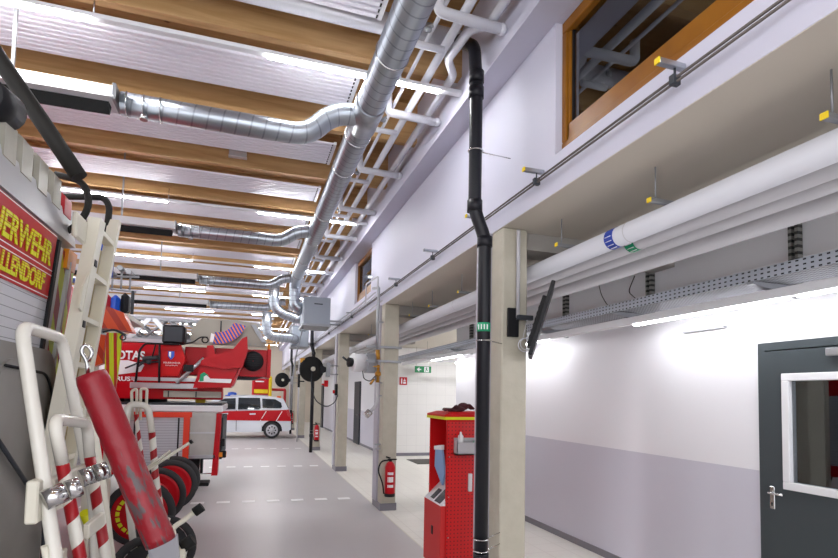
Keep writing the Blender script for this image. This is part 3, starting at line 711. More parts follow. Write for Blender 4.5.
MB().tube([(5.46, 12.6, ZS), (5.46, 12.6, 2.18)], .006, 6).build('cord', 'dark_grey', t)
MB().sphere((5.46, 12.6, 2.16), .05, 10, (1, 1, .6)).build('knob', 'black', t)
o = B(4.25, 5.6, 13.1, 14.1, 0, .012); tag(o.build('door_mat', 'floor_mat'), 'dark grey door mat on the tiled floor of the alcove', 'mat')

# TV bracket and folded screen on the nearest column
t = thing('wall_monitor', (2.15, 3.9, 2.35), 'black flat screen seen edge-on, on an arm at the nearest column', 'screen')
MB().box(2.03, 2.13, 3.905, 3.93, 2.26, 2.50, .003).build('wall_plate', 'black', t)
MB().box(2.1, 2.24, 3.86, 3.91, 2.40, 2.44, .004).build('swing_arm', 'dark_grey', t)
c0 = Vector((2.225, 3.75, 2.15)); ang = Matrix.Translation((2.285, 3.82, 2.375)) @ Matrix.Rotation(radians(-30), 4, 'Z') @ Matrix.Rotation(radians(17), 4, 'Y')
MB().box(-.014, .018, -.32, .18, -.30, .30, .006, ang).build('screen_panel', 'black', t)
MB().box(-.05, -.014, -.16, .12, -.22, .2, .006, ang).build('rear_housing', 'black', t)
m = MB()
for k in range(7): m.box(-.055, -.05, -.1, .08, -.2+.05*k, -.18+.05*k, 0, ang)
m.build('vent_rib', 'black', t)
tag(MB().torus((2.16, 3.86, 2.19), (.2, 1, 0), .055, .004, 24, 6).torus((2.17, 3.85, 2.20), (.3, 1, 0), .05, .003, 24, 6).tube([(2.15, 3.88, 2.24), (2.18, 3.86, 2.40)], .003, 6).build('coiled_cable', 'pipe_white'), 'white coiled cable hanging below the screen bracket', 'cable')
pipe('conduit', [(2.115, 3.90, 2.42), (2.115, 3.90, 3.12), (2.115, 3.90, 3.16)], .016, 'pipe_grey', 'grey conduit running up the front of the nearest column', 'conduit')

# ============================================================ REELS, PIPEWORK ON COLUMNS
def reel(x, y, z, xr, label, white):
    t = thing('hose_reel', (x, y, z-.3), label, 'hose reel', 'hose reels on the columns')
    a = (.35, -1, 0)
    if white:
        MB().lathe((x, y, z), (-1, -.3, 0), [(0, .01), (0, .145), (.2, .15), (.22, .13), (.22, .01)], 24).build('drum', 'white_enamel', t)
        MB().lathe((x-.02, y, z), (-1, -.3, 0), [(.20, .01), (.20, .07), (.26, .08), (.27, .04), (.27, .01)], 18).build('hub', 'black', t)
        MB().box(x+.02, x+.2, y-.1, y+.1, z-.16, z+.16, .01).build('mounting_plate', 'galv_dull', t)
        MB().tube([(x-.24, y, z), (x-.36, y-.05, z+.08)], .018, 8).build('crank', 'dark_grey', t)
    else:
        MB().lathe((x, y, z), a, [(-.08, .01), (-.08, .09), (-.05, .27), (-.03, .29), (.03, .29), (.05, .27), (.08, .10), (.08, .01)], 28).build('drum', 'rubber', t)
        MB().torus((x, y-.04, z), a, .2, .018, 28, 8).torus((x, y-.05, z), a, .13, .012, 28, 8).build('drum_ring', 'dark_grey', t)
        MB().lathe((x+.01, y-.09, z), a, [(0, .01), (.02, .05), (.05, .05), (.06, .01)], 14).build('hub_cap', 'cream', t)
        MB().prism([(x+.2, y, z-.11), (x+.2, y, z+.11), (x+.33, y, z+.05), (x+.33, y, z-.05)], (0, .06, 0)).build('arm', 'black', t)
        MB().box(x+.33, x+.42, y-.03, y+.1, z-.16, z+.16, .006).build('valve_box', 'galv_dull', t)
        for dz in (.1, -.1): MB().tube([(x+.42, y, z+dz), (XF, y+.15, z+dz)], .014, 8).build('mounting_rail', 'galv_dull', t)
    return t
t = reel(1.36, 12.1, 2.32, 2, 'round black hose reel mounted on the third column', False)
MB().tube([(1.36, 12.0, 2.30), (1.34, 11.95, 1.95), (1.45, 11.95, 1.60), (1.70, 11.95, 1.46), (1.90, 12.0, 1.58), (1.97, 12.1, 1.75)], .012, 8, .12).build('hose', 'dark_grey', t)
MB().box(1.10, 1.2, 12.0, 12.1, 2.45, 2.56, .01).build('brass_guide', 'brass', t)
reel(1.80, 8.5, 2.28, 2, 'white hose reel with black hub on the second column', True)
t = thing('switch_box', (1.95, 12.15, 1.8), 'small black and red switch box on the side of the third column', 'switch box')
MB().box(1.93, XF, 12.25, 12.35, 1.74, 2.0, .006).build('box', 'black', t); MB().box(1.88, 1.93, 12.26, 12.3, 1.78, 1.86, .006).build('red_plug', 'red', t)
t = thing('standpipe', (1.88, 7.9, 1.45), 'silver standpipe with brass valves and hose end on the second column', 'pipe')
MB().tube([(1.86, 7.86, 1.98), (1.865, 7.86, 3.3), (1.88, 7.9, 3.42), (1.90, 8.4, 3.5)], .022, 10, .08).build('riser', 'galv_dull', t)
MB().tube([(1.87, 7.86, 2.45), (1.88, 7.86, 2.3)], .035, 10).tube([(1.88, 7.86, 2.22), (1.88, 7.86, 1.95)], .03, 10).sphere((1.88, 7.84, 2.08), .05, 10).tube([(1.82, 7.83, 2.0), (1.76, 7.83, 1.92)], .018, 8).box(1.80, 1.9, 7.8, 7.84, 2.18, 2.2).build('brass_valve', 'brass', t)
MB().tube([(1.88, 7.86, 1.97), (1.885, 7.86, 1.65), (1.83, 7.85, 1.56), (1.75, 7.84, 1.49)], .026, 10, .06).build('flexible_hose', 'pipe_grey', t)
MB().tube([(1.77, 7.84, 1.51), (1.70, 7.83, 1.44)], .052, 14).build('coupling', 'steel', t)
MB().tube([(1.84, 7.84, 2.05), (1.76, 7.84, 1.96), (1.66, 7.84, 2.0), (1.64, 7.84, 2.12)], .007, 6, .04).build('drain_cable', 'dark_grey', t)
m = MB()
for z in (2.50, 2.28): m.box(1.7, 2.26, 7.88, 7.925, z-.018, z+.018)
for z in (2.9, 1.95, 1.75, 1.0, .93): m.box(1.9, XF+.02, 8.0, 8.05, z-.01, z+.01)
m.build('support_rail', 'galv_dull', t)
t = thing('pipe_loop', (1.95, 8.7, 3.5), 'thin grey pipe loop on the slab edge above the second column', 'pipe')
MB().tube([(1.93, 8.2, 3.36), (1.93, 8.2, 3.66), (1.93, 9.1, 3.72), (1.93, 9.1, 3.36)], .012, 8, .03).tube([(1.93, 7.9, 3.22), (1.93, 8.8, 3.2)], .01, 8).build('loop', 'pipe_grey', t)
t = thing('twin_pipe', (1.96, 20, 3.4), 'second pair of thin pipes beyond the pipe loop along the slab edge', 'pipe')
MB().tube([(1.94, 8.4, 3.38), (1.94, 32, 3.38)], .011, 8).tube([(1.94, 8.4, 3.44), (1.94, 32, 3.44)], .011, 8).build('pipe_pair', 'pipe_grey', t)

def extinguisher(x, y, z, s, label):
    t = thing('fire_extinguisher', (x, y, z), label, 'fire extinguisher', 'fire extinguishers on the columns')
    MB().lathe((x, y, z), (0, 0, 1), [(0, .01), (0, .07*s), (.03*s, .08*s), (.44*s, .08*s), (.50*s, .06*s), (.53*s, .03*s), (.53*s, .01)], 18).build('cylinder', 'red', t)
    MB().lathe((x, y, z-.005), (0, 0, 1), [(0, .01), (0, .082*s), (.05*s, .084*s), (.05*s, .05)], 18).build('foot_ring', 'black', t)
    MB().box(x-.04*s, x+.1*s, y-.02, y+.02, z+.55*s, z+.57*s, .004).box(x-.02, x+.02, y-.02, y+.02, z+.52*s, z+.56*s).tube([(x, y, z+.58*s), (x-.07*s, y, z+.60*s)], .012*s, 8).build('valve_lever', 'black', t)
    MB().tube([(x-.02, y, z+.55*s), (x-.15*s, y-.01, z+.54*s), (x-.20*s, y-.01, z+.40*s), (x-.12*s, y-.02, z+.2*s), (x-.10*s, y-.03, z+.04*s)], .012*s, 8, .07).build('hose', 'black', t)
    m = MB()
    for k, (zz, hh) in enumerate(((.33, .04), (.22, .08), (.14, .04))):
        for a in range(235, 300, 13): 
            dx, dy = cos(radians(a))*.081*s, sin(radians(a))*.081*s; m.box(x+dx-.008*s, x+dx+.008*s, y+dy-.001, y+dy+.001, z+zz*s, z+(zz+hh)*s)
    m.build('label', 'text_white', t)
    MB().box(x-.03, x+.03, y+.06*s, y+.12*s, z+.3*s, z+.36*s).build('wall_hook', 'black', t)
    return t
extinguisher(2.10, 7.82, .24, .98, 'red fire extinguisher on the second column')
extinguisher(2.10, 16.74, .3, .95, 'red fire extinguisher on the fourth column, behind the black downpipe')
extinguisher(2.06, 26.28, .3, 1.1, 'farthest red fire extinguisher, just right of the estate car')
t = thing('column_switch', (2.1, 16.8, 2.1), 'small red alarm sign and grey socket box in the gap by the fourth column', 'sign')
MB().box(2.3, 2.42, 16.8, 16.86, 2.0, 2.2, .004).box(2.225, 2.3, 16.85, 16.9, 2.05, 2.1).build('sign_plate', 'red', t)

# ============================================================ RED WORKSHOP CABINET
cx0, cx1, cy0, cy1 = 1.924, 2.42, 5.0, 5.52
t = thing('red_tool_cabinet', (2.15, 5.25, 0), 'red metal tool cabinet with pegboard side behind the black downpipe', 'cabinet')
m = MB()
m.box(cx0, cx1, cy0+.004, cy0+.02, .02, 1.53)          # near side
m.box(cx0, cx1, cy1-.015, cy1, .02, 1.53); m.box(cx1-.015, cx1, cy0, cy1, .02, 1.53)
m.build('body', 'red_cab', t)
MB().box(cx0+.01, cx1-.01, cy0, cy0+.004, .03, 1.50).build('pegboard_side', 'pegboard', t)
MB().box(cx0-.03, cx1, cy0-.012, cy1+.012, 1.53, 1.57).prism([(cx0-.03, cy0-.012, 1.57), (cx0+.06, cy0+.05, 1.60), (cx0+.06, cy1-.05, 1.60), (cx0-.03, cy1+.012, 1.57)], (cx1-cx0, 0, 0)).build('top_cover', 'red_cab', t)
MB().box(cx0-.032, cx1, cy0-.014, cy0-.010, 1.522, 1.55).box(cx0-.034, cx0-.028, cy0-.014, cy1+.012, 1.522, 1.55).build('yellow_stripe', 'yellow', t)
MB().box(cx0+.2, cx0+.21, cy0+.02, cy1-.015, .62, 1.53).build('back_panel', 'red_cab', t)
MB().box(cx0-.05, cx0+.2, cy0+.01, cy1, .02, .66, .004).build('lower_box', 'red_light', t)
MB().prism([(cx0-.05, cy0+.01, .66), (cx0+.16, cy0+.01, .86), (cx0+.2, cy0+.01, .66)], (0, cy1-cy0-.01, 0)).build('sloped_desk', 'white_enamel', t)
MB().prism([(cx0-.04, cy0+.06, .675), (cx0+.12, cy0+.06, .827), (cx0+.12, cy0+.06, .833), (cx0-.04, cy0+.06, .681)], (0, .16, 0)).prism([(cx0-.03, cy0+.27, .685), (cx0+.06, cy0+.27, .770), (cx0+.06, cy0+.27, .776), (cx0-.03, cy0+.27, .691)], (0, .1, 0)).build('desk_display', 'dark_grey', t)
MB().box(cx0-.056, cx0-.05, cy0+.22, cy0+.27, .33, .42, .006).build('door_latch', 'black', t)
m = MB()
for z in (.35, .75, 1.15): m.sphere((cx0+.03, cy0-.002, z), .008, 8)
for z in (.8, 1.0, 1.2): m.sphere((cx0+.0, cy1-.01, z), .007, 8)
m.build('screw_head', 'steel', t)
t = thing('paper_sheaf', (1.95, 5.3, .9), 'pale blue cloth hanging inside the open red cabinet', 'cloth')
MB().prism([(cx0+.03, 5.22, 1.22), (cx0+.03, 5.42, 1.19), (cx0+.04, 5.46, 1.0), (cx0+.06, 5.28, .82), (cx0+.05, 5.18, .95)], (.02, 0, 0)).build('blue_sheet', 'blue_paper', t)
MB().prism([(cx0+.02, 5.20, 1.25), (cx0+.02, 5.43, 1.22), (cx0+.02, 5.43, 1.18), (cx0+.02, 5.20, 1.20)], (.03, 0, 0)).build('white_band', 'text_white', t)
t = thing('grey_wall_bin', (2.1, 4.93, 1.16), 'grey open plastic bin hooked on the pegboard of the red cabinet', 'bin')
MB().box(2.0, 2.34, 4.90, 4.995, 1.175, 1.19).box(2.0, 2.34, 4.90, 4.905, 1.175, 1.30).box(2.0, 2.006, 4.90, 4.995, 1.175, 1.32).box(2.334, 2.34, 4.90, 4.995, 1.175, 1.32).box(2.0, 2.34, 4.99, 4.997, 1.175, 1.34).build('bin_body', 'pipe_grey', t)
o = MB().lathe((2.055, 4.95, 1.19), (0, 0, 1), [(0, .005), (0, .028), (.17, .028), (.19, .012), (.21, .012), (.215, .004)], 14).build('spray_can', 'white_enamel'); tag(o, 'small white spray bottle standing in the grey bin', 'spray bottle')
o = MB().prism([(2.15, 4.93, 1.25), (2.33, 4.93, 1.25), (2.33, 4.93, 1.36), (2.22, 4.93, 1.33)], (0, .03, 0)).build('green_rag', 'green_label'); tag(o, 'green rag lying in the grey bin beside the spray bottle', 'rag')
o = B(2.16, 2.2, 4.975, 4.999, .8, .98, .004).build('white_card', 'white_enamel'); tag(o, 'white card fixed low on the red pegboard, half behind the downpipe', 'card')
m = MB()
random.seed(3)
pts = []
n0 = 12
m.sphere((2.10, 5.14, 1.625), .06, 14, (1.3, 1.1, .5)).sphere((2.17, 5.17, 1.655), .05, 14, (1.2, 1.2, .8)).sphere((2.03, 5.13, 1.615), .045, 12, (1.3, 1.2, .4))
for k in range(4):
    m.tube([(2.04, 5.10+.025*k, 1.618), (1.98-.008*k, 5.09+.03*k, 1.628), (1.93+.006*k, 5.085+.033*k, 1.614)], .013, 8, .02)
    m.tube([(2.17, 5.12+.02*k, 1.66), (2.22, 5.12+.022*k, 1.675-.008*k), (2.27, 5.12+.026*k, 1.63)], .012, 8, .02)
m.tube([(2.08, 5.10, 1.65), (2.05, 5.07, 1.665), (2.02, 5.06, 1.64)], .013, 8, .02)
tag(m.build('work_gloves', 'brown_cloth'), 'dark brown work gloves lying crumpled on top of the red cabinet', 'gloves')

# ============================================================ NEAR FIRE ENGINE (rear face towards +X)
RX, RY1 = -1.10, 3.62
LEAN = .085           # the rear face leans outwards at the top
def rx(z): return RX - (2.6-z)*LEAN
t = thing('fire_engine', (-2.5, 2.9, 0), 'nearest fire engine, rear end with grey roller shutter and red lettered panel', 'fire engine')
root = t
def leanbox(y0, y1, z0, z1, off=0, th=.03):
    m = MB(); return m.prism([(rx(z0)+off, y0, z0), (rx(z0)+off, y1, z0), (rx(z1)+off, y1, z1), (rx(z1)+off, y0, z1)], (-th, 0, 0))
MB().prism([(rx(.5)-.06, 1.2, .5), (rx(2.62)-.06, 1.2, 2.62), (-7.5, 1.2, 2.62), (-7.5, 1.2, .5)], (0, 2.75, 0)).build('body', 'truck_grey', t)
leanbox(2.2, RY1-.05, 1.45, 2.66, 0).build('roller_shutter', 'slats', t)
leanbox(2.2, RY1-.07, 2.27, 2.645, .008, .01).build('sign_panel', 'red', t)
m = MB()
for z in (2.635, 2.432, 2.405, 2.28): m.prism([(rx(z)+.0095, 2.2, z), (rx(z)+.0095, RY1-.07, z), (rx(z)+.0095, RY1-.07, z+.005), (rx(z)+.0095, 2.2, z+.005)], (-.002, 0, 0))
m.build('panel_line', 'text_white', t)
ey = Vector((LEAN, 0, 1))
def sx_fit(text, size, width, o, m_):
    l = lettering('lettering', text, size, o, (0, 1, 0), ey, m_, root, .002, 1, .004)
    ysv = [v.co.y for v in l.data.vertices]; w_ = max(ysv)-min(ysv); y0 = min(ysv)
    for v in l.data.vertices: v.co.y = y0 + (v.co.y-y0)*width/w_
    return l
l1 = sx_fit('FEUERWEHR', .175, .89, (rx(2.455)+.012, 2.60, 2.458), 'text_yellow'); l1['label'] = 'yellow block lettering'
l2 = sx_fit('VALLENDORF', .128, .70, (rx(2.305)+.012, 2.76, 2.306), 'text_yellow'); l2['label'] = 'yellow block lettering'
m = MB()
for k in range(1, 6):
    for (za, a, b_) in ((2.46, 2.5, 3.52), (2.312, 2.55, 3.48)):
        hh = .125 if za > 2.4 else .088
        z = za + hh*k/6
        m.prism([(rx(z)+.0145, a, z), (rx(z)+.0145, b_, z), (rx(z)+.0145, b_, z+.0025), (rx(z)+.0145, a, z+.0025)], (-.001, 0, 0))
m.build('slat_gap', 'red', t)
leanbox(RY1-.05, RY1-.01, 1.8, 2.63, .015, .04).build('shutter_seal', 'black', t)
leanbox(RY1-.01, RY1+.05, 1.5, 2.6, .01, .04).build('shutter_guide', 'truck_alu', t)
leanbox(RY1+.05, RY1+.33, 1.2, 2.6, 0, .03).build('warning_stripes', 'warn', t)
leanbox(RY1+.12, RY1+.28, 2.5, 2.62, .02, .03).build('indicator_lamp', 'amber', t)
leanbox(RY1+.17, RY1+.20, 1.3, 2.55, .02, .03).build('edge_rail', 'truck_alu', t)
# roof edge rail
MB().prism([(-1.08, 1.2, 2.655), (-1.11, 1.2, 2.86), (-1.3, 1.2, 2.86), (-1.3, 1.2, 2.62)], (0, 2.66, 0)).build('roof_rail', 'truck_alu', t)
for i, y in enumerate((2.62, 2.82, 3.02, 3.24, 3.46, 3.66)):
    red_ = i == 5
    m = MB().box(-1.22, -1.10, y, y+.17, 2.80, 3.01+(.0 if not red_ else -.06), .02)
    o = m.build('roof_lamp', 'lens_red' if red_ else 'lens_grey', t)
    if red_: o['label'] = 'red lamp lens'
MB().tube([(-1.15, 2.7, 3.03), (-1.14, 2.93, 3.06)], .09, 18).box(-1.26, -1.12, 2.74, 2.98, 2.93, 3.02, .01).build('work_light', 'black', t)
# lower grey covers
def rrect(y0, y1, z0, z1, r, n=6):
    P = []
    for (cy, cz, a0) in ((y1-r, z1-r, 0), (y0+r, z1-r, 90), (y0+r, z0+r, 180), (y1-r, z0+r, 270)):
        for k in range(n+1): a = radians(a0+90*k/n); P.append((cy+cos(a)*r, cz+sin(a)*r))
    return P
m = MB().prism([(-1.12-.03*(1.9-z), y, z) for y, z in rrect(1.5, 3.78, .3, 1.98, .2)], (-.14, 0, 0)); m.build('lower_cover', 'truck_grey', t)
m = MB().prism([(-1.105-.03*(1.9-z), y, z) for y, z in rrect(2.95, 3.70, .9, 1.90, .16)], (-.04, 0, 0)); m.build('cover_flap', 'truck_grey', t)
pp = [(-1.10-.03*(1.9-z), y, z) for y, z in ((3.0, 1.86), (3.55, 1.84), (3.68, 1.72), (3.75, 1.35))]
MB().tube(pp, .008, 6, .08).build('cover_seal', 'black', t)
MB().tube([(-1.10, 2.95, 1.52), (-1.10, 3.3, 1.28), (-1.115, 3.7, 1.02), (-1.13, 3.75, .7)], .011, 6, .15).build('release_cable', 'dark_grey', t)
m = MB().box(-1.7, -1.12, 2.0, 3.9, .35, .5)
m.build('rear_bumper', 'dark_grey', t)
for y in (1.5, 3.2):
    MB().lathe((-2.4, y, .5), (0, 1, 0), [(0, .1), (0, .4), (.05, .5), (.27, .5), (.3, .4), (.3, .1)], 30).build('wheel', 'tyre', t)
# roof rear handles
MB().tube([(-1.182, 3.75, 3.08), (-1.035, 3.75, 3.06), (-.99, 3.75, 2.96), (-1.0, 3.75, 2.86), (-1.06, 3.75, 2.76), (-1.12, 3.75, 2.72)], .021, 10, .05).build('grab_handle', 'black_hose', t)

# ladder hanging on the rear
t = thing('ladder', (-.95, 3.7, 1.2), 'white aluminium ladder hanging on the rear corner of the nearest fire engine', 'ladder')
def lad(y, z, x=0): return (-.93-(2.7-z)*.08+x, y-(2.8-z)*.14, z)
for y in (3.62, 4.02):
    m = MB(); z0, z1 = 1.2, (2.80 if y < 3.9 else 2.92)
    a = [lad(y, z0, -.035), lad(y, z0, .035), lad(y, z1, .035), lad(y, z1, -.035)]
    m.prism(a, (0, .11 if y < 3.9 else .055, 0)); m.build('side_rail', 'cream', t)
for k in range(7):
    z = 2.74 - k*.28
    p0, p1 = lad(3.72, z), lad(4.03, z)
    m = MB().prism([(p0[0]-.03, p0[1], p0[2]-.015), (p0[0]+.03, p0[1], p0[2]-.015), (p0[0]+.03, p0[1], p0[2]+.015), (p0[0]-.03, p0[1], p0[2]+.015)], (Vector(p1)-Vector(p0))); m.build('rung', 'cream', t)
m = MB()
for z in (2.52, 2.14): p0 = lad(3.655, z, .036); m.box(p0[0]-.003, p0[0]+.004, p0[1], p0[1]+.045, z-.02, z+.02)
m.build('rung_socket', 'black', t)
p0 = lad(3.62, 2.82); MB().box(-.985, -.955, 3.42, 3.68, 2.62, 2.77, .01).build('corner_plate', 'cream', t)
MB().prism([(lad(3.55, 2.35, .02)), lad(3.62, 2.45, .02), lad(3.66, 2.4, .02), lad(3.66, 2.2, .02), lad(3.56, 2.22, .02)], (.012, 0, 0)).build('hook_plate', 'cream', t)
m = MB()
a, b_ = lad(3.93, 1.2, -.05), lad(3.93, 2.7, -.05)
m.prism([(a[0], a[1]-.17, a[2]), (a[0], a[1]+.15, a[2]), (b_[0], b_[1]+.15, b_[2]), (b_[0], b_[1]-.17, b_[2])], (-.02, 0, 0)); m.build('backing_board', 'cream_yellow', t)
MB().tube([(-1.24, 4.05, 3.04), (-.982, 4.05, 3.07), (-.945, 4.05, 3.01), (-.955, 4.05, 2.82)], .021, 10, .05).build('top_handle', 'black_hose', t)
tag(MB().lathe((-1.085, 4.55, 2.62), (.0, 0, 1), [(0, .01), (0, .07), (.2, .075), (.26, .06), (.29, .01)], 18).box(-1.12, -1.05, 4.5, 4.6, 2.52, 2.62, .01).tube([(-1.05, 4.55, 2.52), (-1.18, 4.1, 2.5), (-1.2, 3.96, 2.5)], .02, 8).build('blue_beacon', 'blue'), 'blue beacon light just behind the hanging ladder', 'beacon')
# thick black exhaust hose above
o = MB().tube([(-1.62, 3.55, 3.92), (-1.443, 3.6, 3.663), (-1.22, 3.6, 3.34), (-1.01, 3.6, 3.03)], .048, 14).build('exhaust_hose', 'black_hose'); tag(o, 'thick black exhaust hose slanting down over the nearest fire engine', 'hose')

# ============================================================ HOSE CARTS
def cart(hp, hp2, barber1, label, seed=0, crossz=()):
    pass
tb = .021
t = thing('hose_cart', (-.6, 2.7, 0), 'white tubular hose cart with the tallest plain handle, nearest on the left', 'hose cart', 'hose carts behind the fire engines')
MB().tube([(-.52, 2.12, .4), (-.62, 2.22, 1.10), (-.80, 2.29, 1.98), (-.80, 2.74, 1.98), (-.65, 2.78, 1.25), (-.58, 2.80, .4)], .024, 12, .07).build('handle_frame', 'white_tube', t)
m = MB().box(-.72, -.68, 2.18, 2.32, 1.28, 1.43, .006).box(-.70, -.67, 2.3, 2.78, 1.32, 1.42, .006).build('cross_plate', 'cream', t)
MB().cyl((-.66, 2.17, 1.362), (-.605, 2.20, 1.387), .036, 18).cyl((-.60, 2.203, 1.389), (-.565, 2.22, 1.403), .036, 18).build('clamp_cylinder', 'steel', t)
MB().cyl((-.63, 2.48, 1.39), (-.59, 2.50, 1.405), .036, 18).cyl((-.585, 2.50, 1.407), (-.545, 2.52, 1.42), .036, 18).build('clamp_cylinder', 'steel', t)
MB().tube([(-.66, 2.2, 1.2), (-.62, 2.24, .95), (-.56, 2.35, .9), (-.55, 2.4, 1.0)], .012, 8, .04).box(-.66, -.63, 2.26, 2.36, .95, 1.15, .004).build('latch_bracket', 'cream', t)
for y in (2.12, 2.80): MB().tube([(-.52-.06*(y>2.5), y, .4), (-.52-.06*(y>2.5), y, .02)], .024, 10).cyl((-.52-.06*(y>2.5), y, 0), (-.52-.06*(y>2.5), y, .05), .032, 12).build('foot', 'white_tube', t)

t = thing('hose_cart', (-.55, 2.9, 0), 'white hose cart handle with red stripes, left of the red padded bag', 'hose cart', 'hose carts behind the fire engines')
mt = stripes('barber_b', rgb('dcd9cf'), rgb('a00c18'), .17, 'tube', .42)
MB().tube([(-.655, 2.33, 1.47), (-.68, 2.29, 1.64), (-.68, 2.73, 1.60), (-.66, 2.72, 1.45)], .023, 12, .06).build('handle_hoop', 'white_tube', t)
MB().tube([(-.655, 2.33, 1.47), (-.585, 2.36, 1.10), (-.47, 2.38, .4)], .023, 12).build('striped_leg', 'barber_b', t)
MB().tube([(-.66, 2.72, 1.45), (-.57, 2.70, 1.0), (-.47, 2.68, .4)], .023, 12).build('striped_leg', 'barber_b', t)
MB().box(-.60, -.575, 2.42, 2.66, 1.16, 1.22, .005).build('cross_plate', 'cream', t)
MB().tube([(-.84, 3.42, 1.60), (-.76, 3.40, 1.2), (-.62, 3.38, .34)], .028, 10).build('centre_post', 'cream', t)
MB().cyl((-.60, 2.95, .34), (-.60, 3.7, .34), .02, 10).build('axle', 'cream', t)
for y in (2.95, 3.7):
    MB().lathe((-.60, y-.03, .34), (0, 1, 0), [(0, .02), (0, .24), (.01, .34), (.05, .34), (.06, .24), (.06, .02)], 28).build('wheel', 'tyre', t)
MB().tube([(-.47, 2.38, .4), (-.47, 2.38, .3), (-.47, 2.68, .3), (-.60, 3.0, .34)], .02, 8).build('base_frame', 'cream', t)

# large reel wheels: three carts with red spoked wheels
def wheelcart(x, y, hoop, label, arc=False, z=.375, wid=.62):
    t = thing('hose_reel_cart', (x, y, 0), label, 'hose cart', 'red wheeled hose reel carts')
    r = .37
    for yy in (y, y+wid):
        w_ = MB().torus((x, yy, z), (0, 1, 0), r-.05, .05, 40, 10).build('wheel', 'tyre', t)
        m = MB().lathe((x, yy-.02, z), (0, 1, 0), [(-.03, .02), (-.035, .09), (-.02, .12), (-.01, r-.12), (-.02, r-.08), (.04, r-.075), (.04, .02)], 36); m.build('rim', 'red', w_)
        m = MB().lathe((x, yy-.045, z), (0, 1, 0), [(-.02, .005), (-.02, .05), (.02, .06), (.04, .06)], 16); m.build('hub', 'black', w_)
        if arc and yy == y:
            m = MB()
            for k in range(9):
                a0, a1 = radians(120+17*k), radians(132+17*k)
                m.prism([(x+cos(a)*q, yy-.045, z+sin(a)*q) for a, q in ((a0, r-.13), (a0, r-.17), (a1, r-.17), (a1, r-.13))], (0, .004, 0))
            m.build('yellow_reflector', 'yellow', w_)
    MB().cyl((x, y, z), (x, y+wid, z), .025, 10).build('axle', 'cream', t)
    MB().cyl((x-.02, y+.12, z), (x-.02, y+wid-.12, z), .2, 28).build('hose_drum', 'red_tarp', t)
    hx, hz = hoop
    if hz:
        MB().tube([(x+.1, y+.05, z), (x-.05+hx, y+.02, hz-.5), (x-.13+hx, y, hz), (x-.13+hx, y+.42, hz), (x-.02+hx, y+.5, hz-.5), (x+.1, y+.55, z)], .02, 10, .07).build('handle_frame', 'white_tube', t)
    return t
wheelcart(-1.10, 6.7, (0, 0), 'nearer red wheeled hose cart, with a yellow reflector arc on its wheels', True, wid=1.1)
wheelcart(-1.03, 8.62, (0, 0), 'farther red wheeled hose cart, half hidden behind the nearer one', wid=.5)
# striped double handle cart C
t = thing('hose_cart', (-.8, 5.0, 0), 'hose cart with striped double handle, right of the red padded bag', 'hose cart', 'hose carts behind the fire engines')
MB().tube([(-.955, 4.96, 1.35), (-.95, 4.98, 1.64), (-.80, 5.0, 1.63), (-.76, 5.0, 1.4)], .028, 12, .06).build('handle_hoop', 'white_tube', t)
MB().tube([(-.955, 4.96, 1.35), (-.90, 4.96, .8), (-.80, 4.96, .12)], .028, 12).build('handle_post', 'white_tube', t)
MB().tube([(-.76, 5.0, 1.4), (-.72, 5.0, 1.05), (-.60, 5.0, .35)], .028, 12).build('striped_leg', 'barber_b', t)
MB().tube([(-.90, 5.05, 1.55), (-.82, 5.05, 1.1), (-.72, 5.05, .5)], .016, 10).build('striped_leg', 'barber_b', t)
MB().tube([(-.93, 5.1, 1.5), (-.95, 5.1, 1.75), (-.91, 5.1, 1.77), (-.90, 5.1, 1.55)], .012, 8, .02).tube([(-.87, 5.1, 1.5), (-.88, 5.1, 1.77), (-.83, 5.1, 1.77), (-.83, 5.1, 1.55)], .012, 8, .02).build('hook_pair', 'cream', t)
MB().tube([(-.9, 4.9, 1.0), (-.68, 4.9, 1.16), (-.45, 4.9, 1.32)], .013, 8).tube([(-.85, 4.95, 1.05), (-.6, 4.92, 1.25), (-.62, 4.95, 1.18)], .011, 8).build('folding_arm', 'cream', t)
MB().cyl((-.45, 4.9, 1.32), (-.43, 4.9, 1.335), .018, 8).build('arm_grip', 'black', t)
MB().cyl((-.7, 4.8, .3), (-.7, 5.5, .3), .02, 10).build('axle', 'cream', t)
for y in (4.8, 5.5): MB().torus((-.7, y, .3), (0, 1, 0), .26, .035, 30, 8).lathe((-.7, y-.01, .3), (0, 1, 0), [(0, .02), (0, .22), (.02, .22), (.02, .02)], 20).build('wheel', 'tyre', t)
MB().box(-.9, -.55, 4.85, 5.45, .22, .27, .01).tube([(-.60, 5.0, .35), (-.66, 5.0, .24)], .024, 8).build('base_frame', 'cream', t)
# yellow red leaning bar between the carts
o = MB().tube([(-.92, 3.75, 1.0), (-.86, 4.1, .55), (-.80, 4.3, .03)], .03, 8).build('yellow_pole', 'yellow'); tag(o, 'yellow pole leaning low between the hose carts', 'pole')

# red padded bag, diagonal
t = thing('padded_bag', (-.5, 2.5, 1.1), 'long red padded bag leaning diagonally over the hose carts', 'bag')
a = Vector((-.60, 2.42, 1.815)); b_ = Vector((-.315, 2.42, 1.13)); n = 26
P = [a+(b_-a)*k/n for k in range(n+1)]
rad = [.060*(1+.012*sin(k*1.9)+.01*sin(k*4.1)) for k in range(n+1)]; rad[0] = .054
MB().tube(P, .06, 22, radii=rad, sy=.95).build('bag_body', 'bag_red', t)
c = a + Vector((-.01, 0, .0)); MB().tube([c, c+Vector((-.005, 0, .05)), c+Vector((-.03, 0, .09)), c+Vector((-.015, 0, .12)), c+Vector((.015, 0, .09)), c+Vector((.0, 0, .05))], .0075, 8, .02).build('hook', 'steel', t)
